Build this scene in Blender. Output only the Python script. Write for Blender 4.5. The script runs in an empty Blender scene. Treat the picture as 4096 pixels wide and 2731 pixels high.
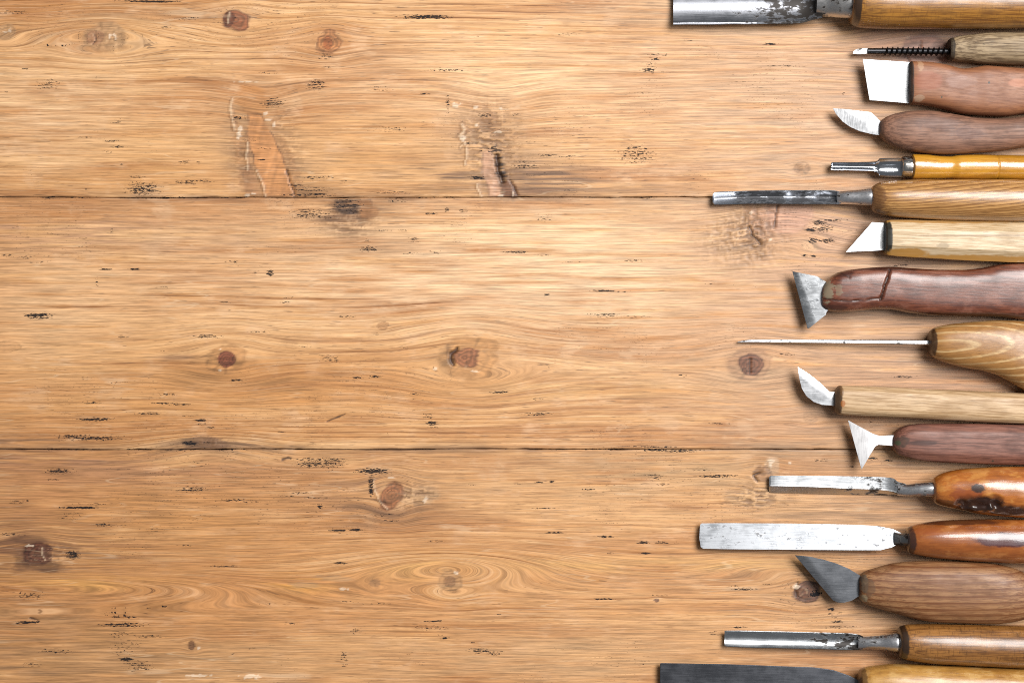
import bpy, bmesh, math, random
import numpy as np

# ------------------------------------------------------------------ camera, light, exposure
S = 0.0002            # metres for one photograph pixel on the table top
HP = 7500.0           # camera height in those pixels (1.5 m)
W, Hh = 4096.0, 2731.0
sc = bpy.context.scene
col = sc.collection
R = math.radians

cam_d = bpy.data.cameras.new("camera")
cam = bpy.data.objects.new("camera", cam_d)
col.objects.link(cam)
cam.location = (0, 0, HP * S)
cam_d.sensor_width = 36.0
cam_d.sensor_fit = 'HORIZONTAL'
cam_d.lens = 36.0 * HP / W
cam_d.clip_start = 0.05
cam_d.clip_end = 50
sc.camera = cam

world = bpy.data.worlds.new("World")
sc.world = world
world.use_nodes = True
world.node_tree.nodes["Background"].inputs[0].default_value = (0.93, 0.96, 1.0, 1)
world.node_tree.nodes["Background"].inputs[1].default_value = 0.15


def area(name, loc, target, sx, sy, power, color):
    d = bpy.data.lights.new(name, 'AREA')
    d.shape = 'RECTANGLE'
    d.size, d.size_y = sx, sy
    d.energy = power
    d.color = color
    o = bpy.data.objects.new(name, d)
    col.objects.link(o)
    o.location = loc
    v = [target[i] - loc[i] for i in range(3)]
    from mathutils import Vector
    o.rotation_euler = Vector(v).to_track_quat('-Z', 'Y').to_euler()
    return o


area("softbox_lamp", (1.40, 0.95, 2.50), (0.10, 0.0, 0), 2.1, 1.4, 152, (1.0, 0.98, 0.955))
area("added_fill_lamp", (1.02, -0.55, 2.40), (0.25, -0.2, 0), 0.5, 0.6, 1.6, (0.93, 0.96, 1.0))  # added weak lamp that puts gradients on the lower blades

sc.view_settings.view_transform = 'Standard'
sc.view_settings.look = 'None'
sc.view_settings.exposure = 0.0
sc.view_settings.gamma = 1.0
sc.view_settings.use_curve_mapping = False
sc.cycles.use_denoising = False
sc.cycles.max_bounces = 6
sc.cycles.pixel_filter_type = 'BLACKMAN_HARRIS'
sc.cycles.filter_width = 1.0


# ------------------------------------------------------------------ helpers
def P(x, y, z=0.0, zr=None):
    """photograph pixel + height above the table (both in pixels) -> metres"""
    k = (HP - (z if zr is None else zr)) / HP
    return ((x - W / 2) * S * k, (Hh / 2 - y) * S * k, z * S)


_rng = np.random.RandomState(7)
_tab = _rng.rand(512, 512).astype(np.float32)


def vnoise(x, y, seed=0):
    x = np.asarray(x, dtype=np.float64) + seed * 37.17
    y = np.asarray(y, dtype=np.float64) + seed * 91.73
    xi = np.floor(x).astype(np.int64)
    yi = np.floor(y).astype(np.int64)
    fx, fy = x - xi, y - yi
    fx = fx * fx * (3 - 2 * fx)
    fy = fy * fy * (3 - 2 * fy)
    x0, x1, y0, y1 = xi & 511, (xi + 1) & 511, yi & 511, (yi + 1) & 511
    a, b, c, d = _tab[y0, x0], _tab[y0, x1], _tab[y1, x0], _tab[y1, x1]
    return (a + (b - a) * fx) * (1 - fy) + (c + (d - c) * fx) * fy - 0.5


def fbm(x, y, seed=0, o=4):
    r, a = 0, 1.0
    for i in range(o):
        r = r + a * vnoise(x * 2 ** i, y * 2 ** i, seed + i * 5)
        a *= 0.5
    return r


def pchip(xs, ys, x):
    xs, ys = np.asarray(xs, float), np.asarray(ys, float)
    h = np.diff(xs)
    d = np.diff(ys) / h
    m = np.zeros_like(ys)
    m[0], m[-1] = d[0], d[-1]
    for i in range(1, len(xs) - 1):
        if d[i - 1] * d[i] > 0:
            w1, w2 = 2 * h[i] + h[i - 1], h[i] + 2 * h[i - 1]
            m[i] = (w1 + w2) / (w1 / d[i - 1] + w2 / d[i])
    i = np.clip(np.searchsorted(xs, x) - 1, 0, len(xs) - 2)
    t = (x - xs[i]) / h[i]
    t2, t3 = t * t, t * t * t
    return ((2 * t3 - 3 * t2 + 1) * ys[i] + (t3 - 2 * t2 + t) * h[i] * m[i]
            + (-2 * t3 + 3 * t2) * ys[i + 1] + (t3 - t2) * h[i] * m[i + 1])


class Nodes:
    """small node-tree builder"""

    def __init__(self, name):
        self.mat = bpy.data.materials.new(name)
        self.mat.use_nodes = True
        self.t = self.mat.node_tree
        self.bsdf = self.t.nodes["Principled BSDF"]

    def link(self, a, b):
        self.t.links.new(a, b)

    def put(self, sock, v):
        if isinstance(v, bpy.types.NodeSocket):
            self.link(v, sock)
        elif v is not None:
            if isinstance(v, tuple) and len(v) == 3 and sock.type == 'RGBA':
                v = v + (1.0,)
            sock.default_value = v

    def node(self, kind, **props):
        n = self.t.nodes.new(kind)
        for k, v in props.items():
            setattr(n, k, v)
        return n

    def math(self, op, a, b=None, c=None, clamp=False):
        n = self.node('ShaderNodeMath', operation=op, use_clamp=clamp)
        self.put(n.inputs[0], a)
        if b is not None:
            self.put(n.inputs[1], b)
        if c is not None:
            self.put(n.inputs[2], c)
        return n.outputs[0]

    def attr(self, name, out='Fac'):
        n = self.node('ShaderNodeAttribute', attribute_name=name)
        return n.outputs[out]

    def comb(self, x, y, z=0.0):
        n = self.node('ShaderNodeCombineXYZ')
        for i, v in enumerate((x, y, z)):
            self.put(n.inputs[i], v)
        return n.outputs[0]

    def sep(self, v):
        n = self.node('ShaderNodeSeparateXYZ')
        self.link(v, n.inputs[0])
        return n.outputs

    def mapping(self, v, loc=(0, 0, 0), rot=(0, 0, 0), scale=(1, 1, 1)):
        n = self.node('ShaderNodeMapping')
        self.link(v, n.inputs[0])
        n.inputs[1].default_value = loc
        n.inputs[2].default_value = rot
        n.inputs[3].default_value = scale
        return n.outputs[0]

    def noise(self, v, scale=1.0, detail=2.0, rough=0.5, dist=0.0):
        n = self.node('ShaderNodeTexNoise')
        self.link(v, n.inputs['Vector'])
        n.inputs['Scale'].default_value = scale
        n.inputs['Detail'].default_value = detail
        n.inputs['Roughness'].default_value = rough
        n.inputs['Distortion'].default_value = dist
        return n.outputs['Fac']

    def ramp(self, v, a, b, lo=0.0, hi=1.0, smooth=True):
        n = self.node('ShaderNodeMapRange', interpolation_type='SMOOTHSTEP' if smooth else 'LINEAR')
        self.put(n.inputs['Value'], v)
        for k, x in (('From Min', a), ('From Max', b), ('To Min', lo), ('To Max', hi)):
            self.put(n.inputs[k], x)
        return n.outputs['Result']

    def mix(self, f, a, b, mode='MIX'):
        n = self.node('ShaderNodeMix', data_type='RGBA', blend_type=mode, clamp_factor=True)
        self.put(n.inputs['Factor'], f)
        self.put(n.inputs[6], a)
        self.put(n.inputs[7], b)
        return n.outputs[2]

    def curve(self, v, pts):
        n = self.node('ShaderNodeValToRGB')
        self.put(n.inputs[0], v)
        e = n.color_ramp.elements
        while len(e) < len(pts):
            e.new(0.5)
        for el, (p, c) in zip(e, pts):
            el.position = p
            el.color = (c, c, c, 1) if not isinstance(c, tuple) else c + (1,)
        return n.outputs[0]

    def bump(self, h, strength=0.5, dist=0.0002, normal=None):
        n = self.node('ShaderNodeBump')
        n.inputs['Strength'].default_value = strength
        n.inputs['Distance'].default_value = dist
        self.link(h, n.inputs['Height'])
        if normal is not None:
            self.link(normal, n.inputs['Normal'])
        return n.outputs[0]

    def out(self, **kw):
        for k, v in kw.items():
            self.put(self.bsdf.inputs[k.replace('_', ' ')], v)
        return self.mat


def mesh_obj(name, verts, faces, mat, parent=None, loc=(0, 0, 0), sharp=35, smooth=True):
    me = bpy.data.meshes.new(name)
    me.from_pydata([(v[0] - loc[0], v[1] - loc[1], v[2] - loc[2]) for v in verts], [], faces)
    bm = bmesh.new()
    bm.from_mesh(me)
    bmesh.ops.recalc_face_normals(bm, faces=bm.faces)
    bm.to_mesh(me)
    bm.free()
    if smooth:
        me.shade_smooth()
        if sharp:
            me.set_sharp_from_angle(angle=R(sharp))
    me.materials.append(mat)
    o = bpy.data.objects.new(name, me)
    col.objects.link(o)
    if parent is not None:
        o.parent = parent
    else:
        o.location = loc
    return o


# ------------------------------------------------------------------ the plank table top
SEAM1, SEAM2 = 790.0, 1796.0
# knots: x, y, rx, ry, angle, colour (linear), alpha, flow, rings
KN = [
    (28, 128, 40, 32, 0, (.42, .24, .12), .6, .9),
    (415, 150, 85, 52, 0, (.42, .24, .12), .62, .92),
    (380, 150, 38, 30, 0, (.33, .15, .075), .7, 0),
    (945, 82, 62, 42, .1, (.25, .075, .03), .9, .9),
    (915, 80, 24, 34, 0, (.10, .03, .015), .75, 0),
    (1315, 172, 52, 46, 0, (.42, .17, .06), .85, .85),
    (1310, 172, 18, 30, 0, (.34, .10, .03), .8, 0),
    (1533, 1303, 24, 18, 0, (.42, .20, .08), .6, .7),
    (905, 1437, 82, 62, 0, (.50, .235, .085), .62, .92),
    (908, 1437, 38, 38, 0, (.19, .050, .026), .92, 0),
    (1880, 1432, 116, 90, 0, (.52, .25, .09), .68, .94),
    (1862, 1430, 56, 38, 0, (.30, .105, .045), .85, 0),
    (3003, 1459, 82, 62, 0, (.38, .20, .11), .55, .9),
    (3003, 1459, 46, 42, 0, (.17, .068, .038), .92, 0),
    (150, 2215, 56, 44, .1, (.11, .034, .018), .97, .92),
    (178, 2218, 34, 34, 0, (.10, .03, .02), .6, 0),
    (767, 2580, 15, 18, 0, (.20, .09, .04), .9, .8),
    (1802, 2325, 44, 40, 0, (.40, .21, .09), .6, .9),
    (1800, 2325, 24, 24, 0, (.25, .12, .055), .7, 0),
    (1565, 1982, 40, 58, .5, (.28, .10, .04), .85, .9),
    (3050, 1895, 36, 30, .3, (.34, .17, .08), .7, .85),
    (3225, 2368, 55, 42, 0, (.12, .045, .025), .95, .9),
    (3240, 985, 36, 22, .5, (.60, .36, .19), .6, .8),
    (3205, 672, 34, 28, 0, (.36, .19, .09), .75, .6),
    (1500, 2330, 22, 16, 0, (.33, .17, .08), .6, .6),
    (2627, 2400, 12, 8, 0, (.15, .05, .03), .9, .6),
    (3240, 1672, 32, 22, 0, (.40, .22, .11), .5, .8),
    (3700, 205, 110, 62, 0, (.28, .13, .09), .75, .9),
    (30, 1385, 50, 22, 0, (.45, .22, .09), .4, .6),
]
# long sliced branches and stained strips: x, y, rx, ry, angle, colour, alpha
STRIP = [
    (978, 640, 160, 40, 1.38, (.36, .165, .065), .55),
    (1152, 640, 165, 24, 1.15, (.36, .17, .07), .55),
    (1010, 415, 75, 60, .3, (.42, .17, .045), .55),
    (1090, 760, 50, 26, .6, (.56, .30, .14), .5),
    (1945, 560, 90, 46, 1.3, (.50, .28, .13), .6),
    (2035, 765, 30, 32, .5, (.20, .095, .05), .9),
    (2052, 780, 22, 20, .9, (.06, .03, .02), .9),
    (1960, 480, 50, 34, .8, (.36, .17, .07), .6),
    (2040, 505, 60, 40, 0, (.45, .24, .10), .5),
    (1400, 838, 80, 46, 0, (.20, .10, .05), .6),
    (1475, 850, 34, 34, 0, (.36, .16, .06), .7),
    (1395, 905, 60, 50, 0, (.36, .20, .10), .5),
    (3020, 920, 34, 105, -.35, (.30, .15, .065), .8),
    (2950, 930, 110, 95, 0, (.46, .27, .13), .45),
    (3130, 880, 130, 75, 0, (.48, .25, .15), .7),
    (3180, 960, 110, 60, 0, (.52, .29, .15), .55),
    (820, 1775, 90, 22, 0, (.06, .035, .025), .75),
    (840, 1770, 60, 26, .2, (.34, .18, .10), .5),
    (1800, 1430, 16, 50, -.15, (.04, .02, .015), .85),
    (170, 2262, 80, 24, .2, (.08, .036, .02), .6),
    (110, 2160, 70, 18, 0, (.10, .045, .025), .5),
    (90, 2250, 34, 34, .3, (.09, .04, .022), .5),
    (1230, 2340, 70, 14, 0, (.30, .19, .10), .5),
    (1350, 2315, 95, 14, 0, (.32, .21, .12), .45),
    (1680, 1980, 70, 36, 0, (.46, .29, .16), .5),
    (3090, 1860, 26, 30, 0, (.62, .42, .26), .6),
    (3020, 1990, 110, 40, 0, (.52, .32, .16), .5),
    (3650, 190, 200, 110, 0, (.32, .17, .11), .6),
]
# soft clouds of dirt and wood tone, some with light and shade painted in: x, y, rx, ry, colour, alpha
CLOUD = [
    (1900, 1080, 1300, 230, (.82, .545, .32), .42), (2100, 330, 900, 220, (.80, .52, .29), .34), (300, 330, 500, 200, (.76, .475, .245), .3),  # pale wood tone with the sheen of the middle boards painted in
    (250, 1180, 420, 180, (.74, .45, .24), .3), (60, 2300, 420, 520, (.36, .148, .052), .53), (-40, 1100, 260, 700, (.50, .235, .090), .42), (1500, 2700, 1400, 110, (.46, .215, .078), .4), (700, 1960, 700, 90, (.42, .185, .070), .45),
    (900, 2330, 1700, 420, (.50, .225, .078), .42), (300, 1400, 500, 260, (.60, .30, .105), .3), (1200, 1560, 900, 110, (.50, .225, .070), .45),
    (700, 640, 560, 130, (.60, .31, .115), .35), (1500, 620, 420, 140, (.56, .28, .10), .4), (2700, 2350, 700, 260, (.50, .25, .10), .35),
    (2350, 1080, 620, 330, (.79, .56, .34), .28), (3350, 700, 700, 900, (.47, .27, .145), .5), (200, 1250, 330, 260, (.74, .48, .27), .25),  # centre sheen and dimmer tool side painted into the wood tone
    (180, 480, 260, 200, (.76, .50, .29), .3), (3150, 1250, 420, 330, (.54, .32, .19), .38), (3250, 900, 380, 170, (.48, .27, .16), .5),
    (3250, 480, 420, 260, (.58, .37, .22), .35), (3150, 1560, 420, 170, (.50, .30, .17), .42), (350, 930, 420, 70, (.46, .25, .135), .55),
    (1000, 960, 420, 70, (.48, .27, .14), .42), (450, 2080, 800, 210, (.46, .215, .072), .5), (300, 2600, 700, 150, (.44, .21, .072), .45), (-60, 2100, 240, 700, (.40, .19, .066), .4), (1250, 2650, 900, 120, (.52, .29, .13), .4),
    (2400, 2640, 700, 120, (.50, .29, .14), .4), (2300, 1950, 700, 110, (.56, .33, .16), .35), (3000, 100, 420, 100, (.50, .31, .18), .4),
    (2000, 660, 230, 90, (.36, .20, .10), .5), (1150, 640, 160, 130, (.50, .28, .13), .5), (950, 560, 110, 150, (.46, .26, .13), .45),
    (3020, 940, 170, 120, (.36, .20, .10), .6), (150, 2215, 200, 66, (.12, .055, .028), .85), (1900, 520, 170, 110, (.50, .30, .16), .45),
    (1760, 705, 190, 50, (.20, .105, .055), .62), (2180, 705, 190, 52, (.16, .085, .048), .68),
    (2330, 745, 420, 26, (.22, .12, .065), .6), (2130, 760, 160, 30, (.20, .10, .05), .5),
    (1620, 760, 230, 26, (.36, .18, .07), .6), (1300, 760, 200, 24, (.30, .15, .06), .5),
    (1400, 850, 170, 60, (.16, .08, .04), .75), (1480, 1000, 180, 45, (.42, .24, .12), .45),
    (250, 2190, 320, 90, (.24, .11, .05), .6), (90, 2130, 120, 60, (.18, .08, .04), .5),
    (220, 1850, 420, 42, (.30, .15, .08), .6), (620, 1890, 520, 60, (.38, .185, .085), .5),
    (60, 1950, 260, 130, (.44, .20, .085), .4), (100, 1770, 190, 26, (.14, .075, .045), .7),
    (850, 1780, 260, 26, (.20, .11, .06), .55), (1500, 2000, 260, 110, (.30, .15, .07), .6),
    (1560, 2060, 180, 40, (.18, .09, .045), .45), (90, 2620, 330, 120, (.33, .17, .075), .55),
    (150, 2460, 300, 60, (.34, .18, .08), .5), (520, 2660, 360, 90, (.34, .18, .08), .4),
    (1150, 1540, 220, 26, (.30, .14, .05), .55), (760, 1510, 220, 34, (.36, .17, .06), .4),
    (700, 1430, 90, 16, (.33, .17, .08), .5), (1000, 500, 130, 160, (.44, .24, .11), .35),
    (2900, 60, 500, 60, (.44, .28, .15), .3), (3500, 640, 300, 40, (.46, .29, .16), .4),
    (3350, 1800, 700, 60, (.36, .22, .12), .45), (3400, 2050, 380, 60, (.34, .19, .09), .55),
    (2700, 1900, 500, 60, (.42, .25, .12), .4), (3250, 2300, 260, 90, (.40, .22, .10), .45),
    (3050, 2250, 420, 30, (.66, .37, .13), .5), (1200, 2330, 130, 40, (.60, .28, .07), .55),
    (330, 2330, 260, 30, (.62, .31, .09), .5), (1720, 2260, 260, 60, (.62, .34, .12), .3),
    (2350, 2260, 300, 30, (.62, .34, .12), .4), (640, 60, 320, 30, (.40, .22, .10), .35),
    (3000, 1480, 230, 80, (.46, .28, .15), .4), (2400, 1560, 500, 40, (.55, .32, .13), .3),
    (1700, 1800, 900, 14, (.28, .15, .07), .55), (3000, 800, 500, 12, (.36, .22, .12), .4),
    (3750, 1300, 520, 600, (.34, .19, .105), .5), (3750, 330, 420, 360, (.33, .185, .11), .5), (3650, 2250, 520, 500, (.33, .18, .09), .5),  # darker boards below the handles paint in the shade between them
]
# closed growth-ring figure: x, y, lx, ly, lift
BUMP = [(380, 135, 330, 55, 62), (60, 2335, 1050, 80, 190), (1770, 2255, 440, 78, 150),
        (2010, 1440, 330, 52, 48), (3080, 2268, 220, 40, 45), (3140, 900, 200, 140, 50),
        (1060, 400, 150, 90, -38), (1990, 390, 170, 90, -34), (850, 1790, 260, 80, 50)]
# black paint flecks: x, y, half length, half height, strength class
FLK = """48 51 55 10|583 7 100 5 s|750 76 40 8|652 112 25 8|216 184 60 6 d|280 178 30 6|101 277 10 6|381 312 6 6|190 339 45 22
1053 292 45 6|1268 339 35 28|1303 225 25 18|1306 268 15 8|24 366 8 5|467 485 18 10|363 553 40 6|443 565 30 6|476 586 30 6|428 608 25 4
952 473 28 12 d|1089 410 40 22|1053 595 22 4|1046 640 12 5 s|741 649 20 10|797 652 10 8|574 756 55 30 d|744 729 45 10 d|821 726 30 8|553 708 30 5
1184 741 40 5 d|1238 759 75 10|1238 780 90 8 d|1280 711 50 8|1375 726 10 8|1385 827 56 30|1244 857 80 25|1160 854 6 6|345 756 6 5|485 658 6 4
1705 68 80 9 s|1627 65 12 5|2264 137 45 5|1907 146 12 4|1770 280 70 8|1526 357 40 12|1702 375 18 4|1791 411 8 45|1943 461 25 10 d|2065 458 15 6
1961 491 8 5|1967 598 22 22|1874 571 8 14|1919 604 8 8|2190 622 30 6 d|2258 628 40 5|2098 661 50 20|1907 711 25 6 s|1550 518 70 12|2538 589 30 10
2544 622 65 35|2621 238 18 8 d|2605 256 14 6|2595 280 25 16 d|2640 221 50 6|1377 723 10 8|1568 771 55 10|1586 800 40 8|1788 838 8 10 s|1728 855 25 6 d
1853 842 25 6|2180 870 30 20 p|449 924 5 18|464 974 5 6|30 1022 25 8|101 1028 25 8|172 1047 55 5|420 1077 22 5 s|541 1076 18 4 s|387 1126 5 22
1080 1093 12 14 s|1024 1090 10 10|1045 1065 8 4|952 1064 5 5|930 1047 25 6|1152 1190 25 4 d|1143 1209 22 4|898 1209 20 4|917 1242 8 5|146 1263 45 12 s
661 1149 35 3|488 1347 22 6|833 1345 45 7 d|1030 1327 40 4|649 1400 15 6|1125 1413 8 4|1315 1432 35 16|1220 1387 30 6|946 1520 22 5 s|470 1532 40 4
673 1577 30 4 d|643 1612 45 5 d|726 1617 45 5 d|375 1610 40 3|595 1653 50 5 d|506 1649 6 4|762 1663 30 3|803 1680 18 5 s|805 1695 20 5 d|842 1710 14 4 s
381 1676 60 7 s|298 1745 60 8 d|369 1752 110 12 d|756 1771 28 9 s|827 1768 25 4|1125 1726 18 4|1532 923 30 3|1615 921 22 3|1470 962 10 8|1657 957 20 12
1479 996 32 12 d|1645 1013 50 5|1740 1008 25 8|2068 1008 40 3 s|2172 1021 25 3|2279 1049 35 3|2526 1042 60 4|2187 1178 10 3 s|2419 1163 40 3 s|2490 1166 30 3
2419 1260 60 8|2526 1266 55 3|1389 1266 30 8|1621 1392 12 5|1505 1334 10 4|1434 1509 16 5 s|1493 1507 18 3 s|1996 1568 30 4 s|2157 1595 30 3|1657 1576 20 4
1368 1601 10 4|2151 1656 50 7 d|1711 1662 20 14|1728 1691 18 8 s|1734 1707 22 8|1550 1735 6 3|1586 1735 6 3|2365 1724 12 5|2610 1787 80 4 d|1330 1436 25 14
238 1883 50 14 d|214 1919 30 6|77 2005 35 10|309 2029 60 5 s|286 2062 45 20 p|380 2014 120 6 p|417 2098 35 8 d|488 2102 30 4|54 2136 35 8 d|768 1958 50 14 d
952 2002 80 8|1202 1970 40 6|1148 1983 30 4|1268 1990 45 5|1280 2026 8 10 s|1333 2023 6 8|1280 1850 90 20 d|1315 1877 14 16|1351 2121 32 5 s|1360 2250 26 5 s
892 2264 55 3 d|893 2176 10 3|1065 2413 22 6|292 2217 22 18 s|518 2431 70 3 d|655 2425 8 3 s|476 2449 55 5 d|476 2465 60 8|494 2497 80 10 d|113 2487 45 6 s
119 2380 50 18|488 2538 40 15|571 2544 60 6 d|506 2590 60 50 p|506 2636 20 9 s|553 2663 50 25|226 2603 60 10|125 2657 40 8|1167 2493 25 5|1005 2591 20 5
928 2612 20 5|1375 2630 12 30|738 2181 30 4|595 2187 25 3|1035 2085 4 12|1496 1883 55 12 s|1484 1943 9 42 s|1340 1837 35 10 d|1544 2059 45 8|1570 2080 30 5
1425 2118 25 5 s|1880 1940 20 3|2068 1934 20 3|2157 1928 14 4 s|2206 1926 10 5 s|2353 1956 25 6|2621 1907 30 15|2650 1934 20 6|2187 2031 55 4|1743 2164 35 6
2216 2129 30 4 s|2421 2146 30 4 s|2574 2169 22 5 s|2645 2168 40 3|2579 2213 20 4 s|2440 2213 12 3|2418 2394 35 4 s|2624 2379 20 3|1401 2406 30 4|1490 2412 55 4
1734 2483 28 4 s|1740 2511 70 14 p|1761 2538 10 4|1782 2550 14 5 s|1425 2520 20 14|1919 2600 40 12 d|1978 2611 30 10 d|1892 2568 16 3|1996 2458 8 4|1377 2660 12 10
2568 2655 14 6|2756 162 15 4|3080 177 25 4 s|3372 375 8 8|3134 264 50 3|3268 318 12 3|3242 919 22 8 s|3280 890 26 12 s|3305 905 26 16 d|3293 918 30 14 d|3310 962 28 10 s|3250 964 18 12 s|3217 1024 9 6 s|3255 1024 10 5 s
3338 881 55 5|3643 1046 20 4|3598 1062 30 6|2937 1137 6 4|3020 1148 14 4|2838 1136 15 5|3150 1418 30 12 p|3605 1507 45 4 s|2730 1502 15 5|2877 1694 35 4
3481 1689 5 8|2625 1800 50 5 s|2730 1803 60 5 s|2810 1878 40 6|2873 1905 70 7 d|3277 1840 25 6 d|3490 1832 18 5 s|3554 1840 15 4 s|3408 1865 8 4 s|2654 1937 20 5
2648 2168 25 4 s|2702 2167 15 3|2950 2343 30 3|2982 2356 45 6 d|3074 2335 30 4|3258 2375 22 13 s|3325 2435 12 8 s|3325 2454 14 6|3340 2470 16 5|3357 2452 10 5
3350 2486 20 5 s|3370 2507 55 8|2959 2507 25 4 s|2854 2530 20 10|2864 2566 15 4|2873 2613 18 6|2654 2380 20 3|1010 560 30 14 p|3050 860 14 5|3055 885 10 12"""
# torn, rough places: x, y, rx, ry, relief (px)
TORN = [(980, 620, 90, 190, 5), (1150, 640, 80, 150, 4), (1960, 560, 140, 170, 8), (1990, 720, 70, 90, 9),
        (1400, 870, 120, 90, 6), (3010, 930, 120, 120, 12), (2900, 960, 140, 110, 5), (1650, 1980, 110, 60, 6),
        (3020, 1990, 130, 60, 7), (200, 2225, 150, 60, 5), (840, 1770, 100, 30, 6), (3205, 672, 40, 34, 5),
        (1130, 480, 60, 80, 4), (3060, 1870, 60, 40, 5), (3225, 2368, 70, 50, 5), (420, 160, 110, 60, 3)]
# cracks and lifted splinter edges: points, half width, depth, pale (1) or dark (0)
CRACK = [([(928, 395), (922, 440), (930, 480), (937, 520)], 5, 5, 1), ([(990, 570), (986, 620), (992, 680)], 4, 4, 1),
         ([(1027, 680), (1050, 735), (1063, 788)], 3.5, 5, 1), ([(1145, 680), (1160, 730), (1180, 785)], 4, 7, 0),
         ([(3112, 820), (3104, 860), (3098, 915)], 4, 9, 0), ([(3000, 1435), (3002, 1460), (2999, 1492)], 4, 7, 0),
         ([(1830, 1393), (1806, 1415), (1800, 1432), (1812, 1458)], 8, 9, 0), ([(1496, 1915), (1499, 1960), (1520, 2005), (1550, 2035)], 3, 4, 1),
         ([(1840, 590), (1862, 570), (1868, 620), (1858, 660)], 3.5, 5, 1), ([(1848, 500), (1858, 520), (1838, 545)], 6, 5, 1),
         ([(1985, 620), (1992, 680), (2008, 725)], 9, 12, 0), ([(2040, 720), (2055, 750), (2070, 785)], 4, 8, 0),
         ([(915, 50), (911, 95)], 3, 4, 1), ([(380, 135), (383, 165), (372, 178)], 3, 4, 0),
         ([(3680, 165), (3682, 185), (3690, 210)], 3.5, 6, 0), ([(3625, 225), (3640, 250)], 3, 5, 0),
         ([(168, 2190), (166, 2215), (180, 2240)], 3, 3, 1), ([(3038, 1890), (3012, 1900), (3030, 1925)], 4, 6, 0),
         ([(3190, 2330), (3180, 2360), (3190, 2385)], 5, 6, 0), ([(3000, 905), (3010, 940), (3040, 975)], 6, 9, 0),
         ([(1905, 735), (1915, 765), (1925, 788)], 3, 4, 1), ([(1310, 1684), (1345, 1670), (1380, 1655)], 4, 3, 0),
         ([(120, 2470), (150, 2480)], 4, 4, 0), ([(1130, 1838), (1150, 1830), (1165, 1832)], 6, 2, 0)]
# white flakes of raw wood / filler
CHIP = [(1096, 502, 5, 12), (1060, 455, 8, 5), (1075, 480, 10, 6), (960, 520, 8, 10), (955, 545, 8, 12), (988, 782, 8, 6), (1015, 776, 10, 4),
        (440, 145, 4, 10), (455, 140, 4, 8), (463, 150, 3, 9), (1905, 500, 8, 7), (1990, 530, 14, 5), (2000, 435, 5, 4), (1850, 555, 12, 9),
        (1900, 430, 10, 5), (2052, 782, 5, 10), (2005, 785, 10, 6), (3080, 960, 6, 5), (3008, 850, 8, 6), (3085, 1845, 9, 8), (3080, 1862, 6, 10),
        (3160, 1850, 5, 5), (800, 2700, 45, 5), (1010, 2705, 40, 7), (1825, 2289, 6, 6), (120, 2182, 16, 4),
        (880, 1396, 6, 5), (880, 1478, 6, 5), (1740, 1474, 6, 7), (1900, 1485, 18, 4), (985, 328, 36, 3), (1820, 420, 14, 10), (797, 2590, 6, 6),
        (1560, 1910, 12, 3), (1700, 1995, 8, 12), (20, 130, 10, 3), (3186, 2345, 8, 10), (1375, 2355, 20, 4), (40, 125, 6, 8)]


# sliced branches with a clear outline: points, colour, alpha, rim
POLY = [([(992, 452), (1045, 458), (1085, 540), (1128, 620), (1160, 700), (1192, 789), (1062, 789), (1035, 700), (1010, 620), (990, 540)], (.520, .228, .082), .88, .75),
        ([(968, 690), (1000, 650), (1030, 720), (1052, 789), (990, 789)], (.34, .165, .078), .6, .3),
        ([(1930, 610), (1962, 600), (1985, 680), (1998, 740), (2012, 789), (1958, 789), (1950, 735), (1936, 700), (1926, 650)], (.55, .305, .19), .8, .4),
        ([(1970, 580), (2004, 596), (2020, 690), (2036, 735), (2004, 748), (1982, 690)], (.026, .015, .011), .93, .2),
        ([(2000, 738), (2036, 718), (2058, 750), (2078, 789), (2014, 789)], (.20, .088, .042), .9, .7),
        ([(1338, 800), (1440, 796), (1432, 850), (1390, 868), (1345, 850)], (.055, .028, .017), .75, .3),
        ([(1432, 800), (1480, 800), (1492, 850), (1474, 880), (1444, 870)], (.30, .135, .052), .8, .6),
        ([(3068, 826), (3240, 826), (3250, 870), (3190, 930), (3120, 935), (3080, 890)], (.47, .255, .165), .75, .15)]


def poly_dist(pts, X, Y):
    D = np.full(X.shape, 1e9)
    ins = np.zeros(X.shape, bool)
    for (x0, y0), (x1, y1) in zip(pts, pts[1:] + pts[:1]):
        dx, dy = x1 - x0, y1 - y0
        t = np.clip(((X - x0) * dx + (Y - y0) * dy) / (dx * dx + dy * dy), 0, 1)
        D = np.minimum(D, np.hypot(X - x0 - t * dx, Y - y0 - t * dy))
        if dy:
            ins ^= ((y0 > Y) != (y1 > Y)) & (X < x0 + dx * (Y - y0) / dy)
    return np.where(ins, -D, D)


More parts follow.
